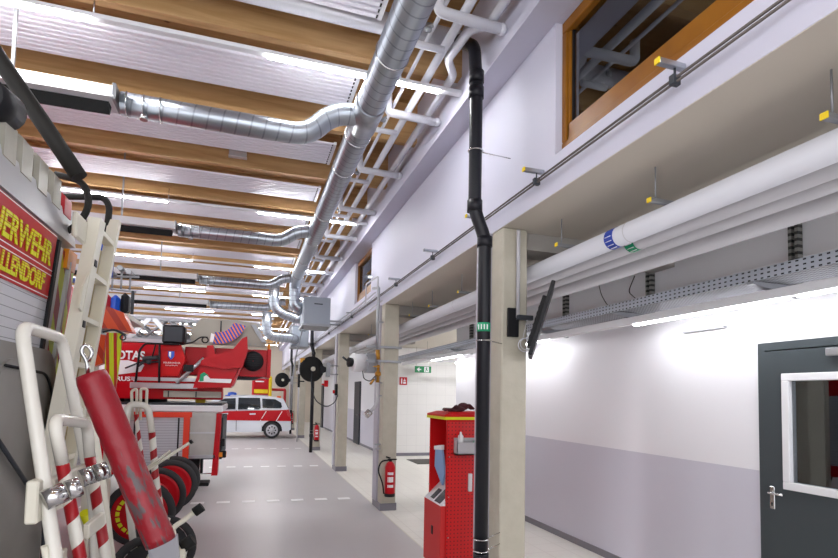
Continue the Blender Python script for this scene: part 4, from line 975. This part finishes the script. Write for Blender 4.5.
# chequer plate step with white arms and rubber knobs
t = thing('folding_step', (-.35, 2.7, .9), 'aluminium chequer plate step with black rubber knobs below the red bag', 'step')
def chequer():
    m = mat('chequer', rgb('a8aab0'), .3, .7); nt = m.node_tree; b = nt.nodes['Principled BSDF']; g_ = nt.nodes.new('ShaderNodeNewGeometry')
    v = nt.nodes.new('ShaderNodeTexVoronoi'); v.inputs['Scale'].default_value = 28; mp = nt.nodes.new('ShaderNodeMapping'); mp.inputs['Rotation'].default_value = (0, 0, .8); mp.inputs['Scale'].default_value = (1, .35, 1)
    nt.links.new(g_.outputs['Position'], mp.inputs[0]); nt.links.new(mp.outputs[0], v.inputs['Vector'])
    bp = nt.nodes.new('ShaderNodeBump'); bp.inputs['Strength'].default_value = .5; bp.invert = True; nt.links.new(v.outputs['Distance'], bp.inputs['Height']); nt.links.new(bp.outputs[0], b.inputs['Normal'])
chequer()
MB().prism([(-.36, 2.4, 1.12), (-.255, 2.42, 1.16), (-.22, 2.5, .80), (-.33, 2.5, .80)], (.0, .02, 0)).box(-.40, -.22, 2.4, 2.95, .80, .825, .004).build('chequer_plate', 'chequer', t)
MB().tube([(-.40, 3.2, .88), (-.36, 3.2, 1.01), (-.30, 3.2, 1.05), (-.255, 3.2, 1.09)], .014, 8, .03).tube([(-.36, 3.2, 1.01), (-.34, 3.2, .9), (-.30, 3.2, .88)], .012, 8, .02).tube([(-.36, 2.94, .83), (-.40, 3.2, .88)], .012, 8).box(-.37, -.29, 3.15, 3.25, .83, .90, .006).tube([(-.48, 3.1, .84), (-.40, 3.15, 1.0), (-.385, 3.2, 1.06)], .012, 8).build('support_arm', 'cream', t)
MB().tube([(-.255, 3.2, 1.085), (-.215, 3.2, 1.115)], .026, 12).build('rubber_knob', 'rubber', t)
MB().tube([(-.31, 3.2, .90), (-.255, 3.2, .94)], .034, 12).build('rubber_knob', 'rubber', t)
for x, y in ((-.38, 2.46), (-.24, 2.46), (-.38, 2.9), (-.24, 2.9)): MB().box(x-.015, x+.015, y-.015, y+.015, 0, .8).build('stand_leg', 'cream', t)
tag(MB().torus((-.16, 3.05, .80), (.1, .1, 1), .07, .012, 24, 6).torus((-.15, 3.04, .815), (0, .1, 1), .06, .01, 24, 6).tube([(-.2, 2.95, .825), (-.17, 3.0, .80)], .01, 6).build('black_strap_coil', 'black'), 'coil of black rubber strap at the bottom edge beside the knobs', 'strap')

# ============================================================ SECOND FIRE ENGINE (mostly hidden) and its rear equipment
t = thing('fire_engine', (-3, 6.8, 0), 'second fire engine, hidden behind the ladder, only its rear corner shows', 'fire engine')
MB().box(-8.5, -1.95, 5.6, 8.0, .5, 2.95, .03).build('body', 'red', t)
MB().box(-1.95, -1.93, 5.7, 7.9, .7, 1.9).build('roller_shutter', 'slats_fine', t)
for y in (5.65, 7.65): MB().lathe((-3.2, y, .5), (0, 1, 0), [(0, .1), (0, .4), (.05, .5), (.27, .5), (.3, .4), (.3, .1)], 30).build('wheel', 'tyre', t)
# rack of hoses and bags at px 100..135
t = thing('equipment_rack', (-1.2, 5.6, 1.2), 'white upright equipment rack end behind the ladder', 'rack')
MB().box(-1.42, -1.36, 5.5, 5.6, .07, 2.6).box(-1.42, -1.36, 6.2, 6.3, .07, 2.6).box(-1.42, -1.12, 5.5, 6.3, 2.50, 2.54).build('frame', 'cream', t)
def roll(x, y, z, r, mt, label): tag(MB().lathe((x, y, z), (1, -.5, .3), [(-.08, .01), (-.08, r*.9), (-.05, r), (.05, r), (.08, r*.9), (.08, .01)], 20).build('hose_roll', mt), label, 'hose roll', 'rolled hoses on the rack')
def drape(x, y, z0, z1, mt, name, label, cat, w0=.05):
    o = MB().box(x-w0, x+w0, y-.02, y+.02, z0, z1, .01).build(name, mt); return tag(o, label, cat)
o = MB().box(-1.345, -1.28, 5.52, 5.66, 2.56, 2.72, .03).build('red_hose_bag', 'lens_red'); tag(o, 'small red bag on top of the rack, left of the blue one', 'bag')
o = MB().box(-1.275, -1.20, 5.50, 5.64, 2.54, 2.71, .03).build('blue_hose_bag', 'blue'); tag(o, 'small blue bag on top of the rack', 'bag')
o = MB().box(-1.195, -1.13, 5.52, 5.66, 2.54, 2.74, .03).build('black_hose_bag', 'black'); tag(o, 'small black bag on top of the rack, right of the blue one', 'bag')
o = MB().prism([(-1.33, 5.3, 2.60), (-1.12, 5.3, 2.52), (-1.04, 5.3, 2.35), (-1.33, 5.3, 2.38)], (0, .19, 0)).build('orange_bag', 'orange_bag'); tag(o, 'long orange quilted bag across the front of the rack', 'bag')
o = MB().prism([(-1.33, 5.3, 2.32), (-1.25, 5.3, 2.31), (-1.26, 5.3, 2.06), (-1.33, 5.3, 2.03)], (0, .1, 0)).build('yellow_pouch', 'orange_bag'); tag(o, 'orange and yellow pouch hanging below the orange bag', 'pouch')
for k, (xa, xb) in enumerate(((-1.235, -1.195), (-1.19, -1.15), (-1.145, -1.105))):
    o = MB().prism([(xa, 5.26, 2.33), (xb, 5.26, 2.33), (xb-.01-.02*k, 5.26, 1.66), (xa-.0-.02*k, 5.26, 1.66)], (0, .03, 0)).build('warning_strap', 'vest')
    tag(o, ['yellow and red striped strap, leftmost of three hanging together', 'yellow and red striped strap, middle of three hanging together', 'yellow and red striped strap, rightmost of three hanging together'][k], 'strap', 'striped straps on the rack')
tag(MB().tube([(-1.26, 5.24, 2.33), (-1.17, 5.24, 2.36), (-1.08, 5.24, 2.31)], .010, 8, .04).torus((-1.10, 5.24, 2.29), (0, 1, 0), .022, .006, 16, 6).box(-1.2, -1.15, 5.22, 5.25, 1.66, 1.70, .01).build('strap_buckle', 'dark_grey'), 'dark buckle and carabiner holding the striped straps', 'buckle')
t = thing('pole_fitting', (-1.1, 6.2, 2.75), 'grey pole fittings and couplings above the rack, behind the ladder', 'fitting')
m = MB()
for (x, z) in ((-1.34, 2.93), (-1.26, 2.98), (-1.18, 2.95)): m.cyl((x, 5.9, z), (x, 6.1, z), .026, 12).tube([(x, 6.0, z), (x, 6.0, 2.76)], .010, 8)
m.tube([(-1.40, 6.0, 2.9), (-1.10, 6.0, 2.92)], .013, 8).tube([(-1.38, 6.0, 2.78), (-1.12, 6.0, 2.76)], .011, 8); m.build('coupling_set', 'galv_dull', t)
MB().tube([(-1.15, 6.0, 2.77), (-1.15, 6.0, 2.53)], .016, 8).build('upright', 'dark_grey', t)

for o in list(COL.objects):
    if o.parent is None and o.name.split('.')[0] in ('red_hose_bag', 'blue_hose_bag', 'black_hose_bag', 'orange_bag', 'yellow_pouch', 'warning_strap', 'strap_buckle', 'equipment_rack'):
        o.location += Vector((.035, 0, -.07 if o.name != 'equipment_rack' else 0))
        if o.name == 'equipment_rack': o.location.z = 1.13
# ============================================================ LADDER TRUCK (side along X, face at Y=10)
Y0 = 10.0
t = thing('ladder_truck', (-3, 11, 0), 'red turntable ladder truck parked across the hall, seen from its flank', 'fire truck')
L = t
def P2(pts, y, dy, name, m_, parent=None): return MB().prism([(x, y, z) for x, z in pts], (0, dy, 0)).build(name, m_, parent or L)
# chassis and lower body
MB().box(-8.5, -.40, Y0+.25, Y0+2.2, .55, 1.3).build('chassis', 'dark_grey', L)
MB().box(-8.5, -.40, Y0-.02, Y0+2.4, 1.40, 1.52, .02).build('deck_edge', 'white_enamel', L)
MB().box(-8.5, -.42, Y0+.0, Y0+2.4, 1.52, 1.56).build('deck_top', 'dark_grey', L)
m = MB().box(-8.5, -.95, Y0, Y0+.3, .36, 1.40); m.build('side_body', 'truck_alu', L)
rs = MB().box(-1.80, -1.03, Y0-.015, Y0, .36, 1.31).build('roller_shutter', 'slats_fine', L)
MB().box(-1.84, -.90, Y0-.03, Y0-.01, 1.31, 1.40).box(-1.03, -.93, Y0-.03, Y0-.01, .36, 1.31).build('shutter_frame', 'orange_red', L)
MB().box(-1.12, -1.095, Y0-.022, Y0-.012, .36, 1.3).box(-1.80, -1.775, Y0-.022, Y0-.012, .36, 1.3).build('shutter_seal', 'black', L)
MB().box(-3.2, -1.86, Y0-.015, Y0, .36, 1.38).build('side_locker', 'red', L)
MB().box(-.93, -.50, Y0-.01, Y0+.5, .62, 1.40, .01).build('rear_locker', 'alu', L)
MB().box(-.93, -.50, Y0-.02, Y0-.008, 1.03, 1.055).box(-.93, -.50, Y0-.03, Y0, .60, .66).build('locker_rail', 'silver', L)
MB().prism([(-.50, Y0-.03, 1.38), (-.42, Y0-.03, 1.38), (-.45, Y0-.03, .30), (-.55, Y0-.03, .30)], (0, .35, 0)).build('corner_post', 'red', L)
MB().tube([(-.75, Y0+.1, .62), (-.75, Y0+.1, .32), (-.52, Y0+.1, .32)], .01, 8, .02).build('step_wire', 'steel', L)
MB().box(-.42, -.32, Y0+.02, Y0+.12, .60, .72, .01).box(-.42, -.35, Y0+.02, Y0+.12, .8, .93, .01).build('rear_lamp', 'black', L)
MB().box(-.32, -.315, Y0+.03, Y0+.11, .62, .7).box(-.44, -.38, Y0, Y0+.02, .62, .70).build('indicator_lens', 'amber', L)
ou = MB().box(-.95, -.72, Y0+.3, Y0+.5, .28, 1.3, .01).cyl((-.84, Y0+.4, .06), (-.84, Y0+.4, .3), .06, 14).box(-1.0, -.6, Y0+.2, Y0+.6, .08, .14, .01).build('outrigger', 'black', L)
MB().box(-.95, -.75, Y0+.26, Y0+.3, .62, .72).build('orange_reflector', 'orange', L)
for x in (-2.6, -6.8):
    wv = MB().lathe((x, Y0+.0, .5), (0, 1, 0), [(0, .1), (0, .38), (.04, .5), (.26, .5), (.3, .4), (.3, .1)], 32).build('wheel', 'tyre', L)
    MB().lathe((x, Y0-.01, .5), (0, 1, 0), [(0, .02), (.02, .1), (.0, .26), (.05, .3)], 24).build('rim', 'silver', wv)
# things on the deck below the turntable
MB().box(-3.2, -1.9, Y0+.3, Y0+1.0, 1.56, 1.66, .02).build('deck_box', 'dark_grey', L)
MB().box(-.88, -.72, Y0+.25, Y0+.4, 1.56, 1.78, .01).build('yellow_box', 'yellow_cap', L)
MB().cyl((-2.3, Y0+1.1, 1.56), (-2.3, Y0+1.1, 1.82), .85, 28).build('turntable', 'black', L)
# superstructure base bands
MB().box(-3.2, -.42, Y0+.05, Y0+.4, 1.62, 1.90, .008).build('red_skirt', 'red', L)
m = MB().box(-1.37, -.44, Y0-.02, Y0+.12, 1.655, 1.765, .006); m.build('beige_band', 'beige_panel', L)
MB().box(-1.30, -1.28, Y0-.03, Y0-.018, 1.66, 1.76).box(-.86, -.84, Y0-.03, Y0-.018, 1.66, 1.76).build('band_clip', 'dark_grey', L)
MB().box(-1.88, -.84, Y0-.07, Y0+.1, 1.80, 1.895, .008).build('running_board', 'silver', L)
# main red tank/cab, lettered
P2([(-3.2, 1.85), (-3.2, 2.56), (-1.45, 2.58), (-1.15, 2.56), (-1.05, 2.30), (-1.15, 1.98), (-.3, 1.96), (-.3, 1.85)], Y0+.08, 1.2, 'turntable_cover', 'red')
P2([(-1.43, 2.02), (-1.43, 2.55), (-1.13, 2.57), (-1.05, 2.32), (-1.16, 2.02)], Y0+.03, .05, 'side_box', 'red_cab')
P2([(-2.9, 2.10), (-2.9, 2.24), (-1.95, 2.27), (-1.70, 2.20), (-1.75, 2.08), (-2.1, 2.02)], Y0+.068, .012, 'white_swoosh', 'text_white')
P2([(-1.88, 1.93), (-1.88, 1.99), (-.86, 1.99), (-.86, 1.93)], Y0+.0, .012, 'grey_stripe', 'silver')
lettering('lettering', 'OTAS', .20, (-2.13, Y0+.06, 2.29), (1, 0, 0), (0, 0, 1), 'text_white', L, .004, .85, .006)
lettering('lettering', 'RUS B', .10, (-2.12, Y0+.06, 1.92), (1, 0, 0), (0, 0, 1), 'text_white', L, .004, 1.25, .003)
# crest and small line of text
P2([(-1.33, 2.36), (-1.33, 2.45), (-1.23, 2.45), (-1.23, 2.36), (-1.28, 2.30)], Y0+.015, .012, 'crest', 'blue')
P2([(-1.315, 2.37), (-1.315, 2.437), (-1.282, 2.437), (-1.282, 2.33)], Y0+.010, .006, 'crest_field', 'text_white')
lettering('lettering', 'FEUERWEHR', .04, (-1.40, Y0+.022, 2.235), (1, 0, 0), (0, 0, 1), 'text_white', L, .002, 1.2)
lettering('lettering', 'VALLENDORF', .025, (-1.37, Y0+.022, 2.195), (1, 0, 0), (0, 0, 1), 'text_white', L, .002, 1.3)
# fitting drawn with arm and nozzle on the red side
MB().tube([(-1.98, Y0+.02, 2.13), (-1.80, Y0+.02, 2.22), (-1.46, Y0+.02, 2.34)], .014, 8).tube([(-1.80, Y0+.02, 2.16), (-1.7, Y0+.02, 2.24), (-1.48, Y0+.02, 2.26)], .018, 8).cyl((-1.72, Y0+.0, 2.30), (-1.48, Y0+.0, 2.33), .04, 10).sphere((-1.62, Y0, 2.25), .045, 8).build('monitor_nozzle', 'dark_grey', L)
# black hand rails
for (a_, b2) in ((-1.98, -1.62), (-1.5, -1.42)):
    pass
MB().tube([(-1.80, Y0-.05, 1.9), (-1.76, Y0-.05, 2.45), (-1.68, Y0-.05, 2.56), (-1.15, Y0-.05, 2.57)], .018, 8, .05).tube([(-1.46, Y0-.05, 2.56), (-1.44, Y0-.05, 1.9)], .018, 8).tube([(-1.52, Y0-.05, 2.56), (-1.56, Y0-.05, 2.34)], .012, 8).build('hand_rail', 'black', L)
# black lamp box and cable
MB().box(-1.43, -1.07, Y0-.05, Y0+.25, 2.58, 2.90, .03).build('flood_lamp', 'black', L)
MB().box(-1.39, -1.11, Y0-.058, Y0-.05, 2.61, 2.87, .01).build('lamp_front', 'dark_grey', L)
MB().tube([(-1.07, Y0-.02, 2.58), (-.93, Y0-.02, 2.62), (-.82, Y0-.02, 2.72), (-.70, Y0-.02, 2.72)], .012, 8, .05).torus((-.74, Y0-.02, 2.67), (0, 1, 0), .05, .012, 18, 6).build('lamp_cable', 'black', L)
# beige ladder base plate
P2([(-1.02, 2.62), (-1.0, 2.90), (-.84, 3.09), (-.50, 3.09), (-.22, 3.09), (0.12, 3.06), (.30, 2.72), (.30, 2.62)], Y0+.3, .06, 'mast_plate', 'beige_panel')
m = MB()
for k in range(14): m.cyl((-.97+k*.09, Y0+.29, 2.66), (-.97+k*.09, Y0+.3, 2.66), .012, 8)
m.build('plate_rivet', 'galv_dull', L)
P2([(.02, 3.02), (.10, 3.02), (.31, 2.70), (.22, 2.70)], Y0+.22, .06, 'plate_strut', 'galv_dull')
# curved gauge
m = MB(); pts = []
for k in range(13): a = radians(-98+84*k/12); pts.append((-.56+cos(a)*.28, 3.10+sin(a)*.26))
for k in range(13): a = radians(-14-84*k/12); pts.append((-.56+cos(a)*.50, 3.10+sin(a)*.47))
P2(pts, Y0+.2, .03, 'angle_gauge', 'gauge')
P2([(-.68, 2.66), (-.66, 2.82), (-.60, 2.80), (-.62, 2.66)], Y0+.19, .03, 'gauge_end', 'text_white')
MB().tube([(-.50, Y0+.2, 2.85), (-.50, Y0+.2, 3.05)], .012, 8).build('pointer', 'dark_grey', L)
# operator seat covered with red tarpaulin
P2([(-.90, 1.82), (-.79, 2.22), (-.50, 2.24), (-.14, 2.26), (-.28, 1.84)], Y0-.1, .5, 'control_stand', 'red')
tp = [(-.80, 2.22), (-.78, 2.30), (-.70, 2.36), (-.70, 2.56), (-.60, 2.58), (-.56, 2.42), (-.30, 2.48), (-.12, 2.72), (-.04, 2.76), (-.02, 2.52), (-.10, 2.20), (-.4, 2.16)]
mm = P2(tp, Y0-.14, .5, 'tarpaulin', 'red_tarp')
P2([(-.13, 2.22), (-.02, 2.50), (-.06, 2.34), (-.24, 1.88), (-.28, 1.85)], Y0-.12, .5, 'seat_side', 'lens_red')
P2([(-.82, 1.93), (-.79, 1.99), (-.27, 1.99), (-.29, 1.92)], Y0-.108, .01, 'white_marking', 'text_white')
P2([(-.80, 1.94), (-.79, 2.06), (-.73, 2.10), (-.66, 2.05), (-.66, 1.95)], Y0-.112, .012, 'green_emblem', 'green_label')
P2([(-.73, 1.94), (-.73, 2.02), (-.69, 2.05), (-.63, 2.0), (-.64, 1.93)], Y0-.118, .012, 'white_emblem', 'text_white')
MB().tube([(-1.16, Y0-.1, 1.90), (-.95, Y0-.1, 2.12), (-.74, Y0-.1, 2.34)], .03, 8).build('support_strut', 'silver', L)
MB().box(-1.06, -.90, Y0-.14, Y0-.06, 2.10, 2.22, .01).build('joystick_unit', 'black', L)
# red ladder root block with black motor disc
MB().box(-1.1, .38, Y0+.38, Y0+1.2, 2.06, 2.57, .01).box(.33, .40, Y0+.3, Y0+1.2, 2.04, 2.58, .008).build('mast_root', 'red', L)
MB().lathe((.08, Y0+.30, 2.35), (0, 1, 0), [(0, .01), (-.03, .10), (0, .16), (.02, .185), (.08, .19)], 28).build('motor_disc', 'black', L)
m = MB()
for k in range(5): m.tube([(-.04, Y0+.265, 2.27+.04*k), (.20, Y0+.265, 2.27+.04*k)], .003, 5)
m.build('disc_grille', 'dark_grey', L)
MB().cyl((.36, Y0+.5, 2.57), (.36, Y0+.5, 2.69), .025, 10).build('amber_lamp', 'amber', L)
MB().prism([(-.3, Y0+.5, 2.07), (.3, Y0+.5, 2.07), (.1, Y0+.5, 2.0), (-.2, Y0+.5, 2.0)], (0, .4, 0)).build('root_underside', 'dark_grey', L)
# ladder sections: lattice trusses above
def truss(y, z0, z1, x0, x1, n, name):
    m = MB().box(x0, x1, y-.03, y+.03, z0-.025, z0+.025).box(x0, x1, y-.03, y+.03, z1-.025, z1+.025)
    for k in range(n):
        xa = x0+(x1-x0)*k/n; xb = x0+(x1-x0)*(k+1)/n; xm = (xa+xb)/2
        m.tube([(xa, y, z0), (xm, y, z1)], .022, 6).tube([(xm, y, z1), (xb, y, z0)], .022, 6)
    return m.build(name, 'galv_dull', L)
for i, (y, z0, z1) in enumerate(((Y0+.25, 2.66, 3.02), (Y0+.5, 2.72, 3.06), (Y0+.95, 2.7, 3.1), (Y0+1.2, 2.76, 3.14))):
    truss(y, z0, z1, -8, -1.0 if i < 2 else .2, 9, 'ladder_truss')
MB().prism([(-2.05, Y0+.2, 2.66), (-1.72, Y0+.2, 3.03), (-1.62, Y0+.2, 3.03), (-1.95, Y0+.2, 2.66)], (0, .04, 0)).prism([(-1.35, Y0+.2, 2.66), (-1.66, Y0+.2, 3.03), (-1.56, Y0+.2, 3.03), (-1.22, Y0+.2, 2.66)], (0, .04, 0)).build('ladder_brace', 'silver', L)
m = MB()
for k in range(24): m.cyl((-8+.3*k, Y0+.5, 2.74), (-8+.3*k, Y0+.95, 2.74), .018, 8)
m.build('ladder_rungs', 'silver', L)
MB().box(-3.2, -1.3, Y0+.18, Y0+1.2, 2.60, 2.66).build('truss_base', 'pipe_grey', L)

# ============================================================ ESTATE CAR (side towards the camera, rear to the right)
YC = 21.5
t = thing('estate_car', (-.5, YC+.9, 0), 'white estate car with red side band parked across the far bay', 'car')
CX = 1.68   # rear end
def sh(pts, y, dy, name, m_, parent=None): return MB().prism([(x, y, z) for x, z in pts], (0, dy, 0)).build(name, m_, parent or t)
def C_(u, z): return (CX-u, z)
outline = [C_(0, .55), C_(0, .35), C_(.1, .28), C_(3.9, .22), C_(4.5, .3), C_(4.62, .55), C_(4.55, .85), C_(4.3, .98), C_(3.55, 1.10), C_(2.85, 1.50), C_(2.4, 1.60), C_(1.6, 1.66), C_(.8, 1.64), C_(.32, 1.56), C_(.10, 1.15), C_(.02, .95)]
m = MB(); wcar = 1.78; sec = [(0, 0), (.05, .0), (.12, .0)]
# cross-section with tumblehome above the belt line
def tum(z): return 0 if z < 1.0 else (z-1.0)*.28
n = len(outline); base_ = len(m.v)
for side in (0, 1):
    for (x, z) in outline: m.v.append((x, (YC+tum(z)) if side == 0 else (YC+wcar-tum(z)), z))
m.face(list(range(n))); m.face([n+i for i in reversed(range(n))])
for i in range(n): j = (i+1) % n; m.face([i, j, n+j, n+i], None, True)
m.build('body', 'car_white', t)
def side(pts, name, m_, off=.012, parent=None):
    q = MB(); k = len(pts)
    q.v = [(CX-u, YC+tum(z)-off, z) for u, z in pts] + [(CX-u, YC+tum(z)+.01, z) for u, z in pts]
    q.face(list(range(k))); q.face([k+i for i in reversed(range(k))])
    for i in range(k): j = (i+1) % k; q.face([i, j, k+j, k+i])
    return q.build(name, m_, parent or t)
side([(.04, .98), (.10, 1.12), (3.3, 1.02), (3.9, .9), (3.9, .72), (.0, .68)], 'red_band', 'red')
side([(.42, 1.18), (1.10, 1.16), (1.12, 1.55), (.62, 1.53), (.40, 1.40), (.36, 1.24)], 'rear_side_window', 'car_glass', .016)
side([(1.16, 1.14), (2.0, 1.12), (2.0, 1.57), (1.2, 1.57)], 'side_window', 'car_glass', .016)
side([(2.1, 1.13), (3.02, 1.10), (2.75, 1.40), (2.5, 1.53), (2.1, 1.55)], 'side_window', 'car_glass', .016)
side([(3.08, 1.10), (3.3, 1.09), (2.95, 1.32)], 'front_quarter_window', 'car_glass', .016)
side([(1.10, .32), (1.12, 1.55), (1.10, 1.55), (1.08, .32)], 'door_seam', 'dark_grey', .017)
side([(2.05, .30), (2.07, 1.1), (2.05, 1.1), (2.03, .30)], 'door_seam', 'dark_grey', .017)
for u in (1.35, 2.35, ): side([(u, .93), (u+.22, .92), (u+.22, .97), (u, .98)], 'door_handle', 'car_white', .04)
for u in (.55, 1.15): side([(u, .69), (u+.03, .69), (u-.18, 1.06), (u-.21, 1.06)], 'white_slash', 'text_white', .0135)
for nm, u in (('wheel', .72), ('wheel', 3.62)):
    w_ = MB().lathe((CX-u, YC-.03, .32), (0, 1, 0), [(0, .02), (0, .2), (-.005, .31), (.2, .32), (.22, .2)], 30).build('wheel', 'tyre', t)
    MB().lathe((CX-u, YC-.045, .32), (0, 1, 0), [(.0, .005), (-.0, .05), (.006, .06), (.006, .2), (.012, .225)], 28).build('hubcap', 'silver', w_)
    m = MB()
    for k in range(8): a = 2*pi*k/8; m.lathe((CX-u+cos(a)*.135, YC-.044, .32+sin(a)*.135), (0, 1, 0), [(-.001, .002), (-.001, .03), (.01, .03)], 10)
    m.build('hubcap_hole', 'black', w_)
    side([(u+cos(radians(a))*.385, .32+sin(radians(a))*.385) for a in range(-5, 190, 12)], 'wheel_arch', 'black', .004)
MB().prism([(CX-.09, YC+.15, 1.18), (CX-.30, YC+.25, 1.54), (CX-.32, YC+.25, 1.54), (CX-.13, YC+.15, 1.18)], (0, 1.45, 0)).build('rear_window', 'car_glass', t)
side([(.0, .85), (.12, .86), (.2, 1.12), (.10, 1.14)], 'tail_lamp', 'lens_red', .018)
MB().tube([(CX-.9, YC+.2, 1.68), (CX-2.3, YC+.2, 1.65)], .02, 8).build('roof_rail', 'silver', t)
MB().lathe((CX-2.25, YC+.55, 1.62), (0, 0, 1), [(0, .01), (0, .18), (.14, .16), (.17, .01)], 20).box(CX-2.5, CX-2.0, YC+.4, YC+1.4, 1.62, 1.66).build('blue_beacon', 'blue', t)
MB().box(CX-.55, CX-.40, YC+.3, YC+.42, 1.56, 1.66, .01).build('amber_marker', 'orange', t)
lettering('lettering', '112', .13, (CX-2.98, YC-.016, .80), (1, 0, 0), (0, 0, 1), 'text_white', t, .003)

# ============================================================ THINGS BEYOND
t = thing('protective_gear_set', (.9, 27, 0), 'red and yellow equipment stand behind the estate car', 'equipment')
MB().box(.2, 1.05, 26.8, 27.4, .9, 2.85, .06).build('red_cover', 'red', t)
MB().box(.98, 1.13, 26.75, 27.4, .9, 2.6, .05).build('yellow_edge', 'yellow_cap', t)
MB().box(.3, .95, 26.76, 26.8, 1.75, 1.95, .02).build('yellow_band', 'yellow_cap', t)
MB().box(.35, .75, 26.77, 26.8, 2.3, 2.36).box(.45, .85, 26.77, 26.8, 2.48, 2.54).box(.3, .5, 26.77, 26.8, 2.6, 2.72).build('white_mark', 'text_white', t)
MB().box(.35, .95, 26.9, 27.3, 0, .9, .02).build('base', 'dark_grey', t)
t = thing('red_barrier', (1.8, 27, 1.6), 'dark red pipe barrier against the beige far wall', 'barrier')
MB().tube([(1.15, 27.2, 1.95), (1.78, 27.2, 1.95), (1.78, 27.2, 0)], .07, 10, .05).build('rail', 'lens_red', t)
t = reel(1.30, 21.75, 2.3, 2, 'dark blue hose reel on the fifth column above the estate car', False)
pipe('hanging_hose', [(1.12, 11.9, 3.23), (.99, 11.9, 2.6), (.93, 11.9, 2.0), (.92, 11.9, 1.4)], .016, 'galv_dull', 'thin grey hose hanging left of the black hose reel', 'hose')
for k, (x0_, x1_) in enumerate(((-6, -3.4), (-3.0, -.6))):
    pass
t = thing('round_vent', (1.95, 20.5, 1.8), 'thin white vertical pipe with dark valve between far columns', 'pipe')
MB().tube([(1.80, 20.0, 3.1), (1.80, 20.0, 0)], .02, 8).build('pipe', 'pipe_grey', t); MB().box(1.76, 1.84, 19.95, 20.05, 2.0, 2.5, .01).box(1.84, XF+.01, 19.97, 20.03, 2.2, 2.25).build('valve_box', 'black', t)
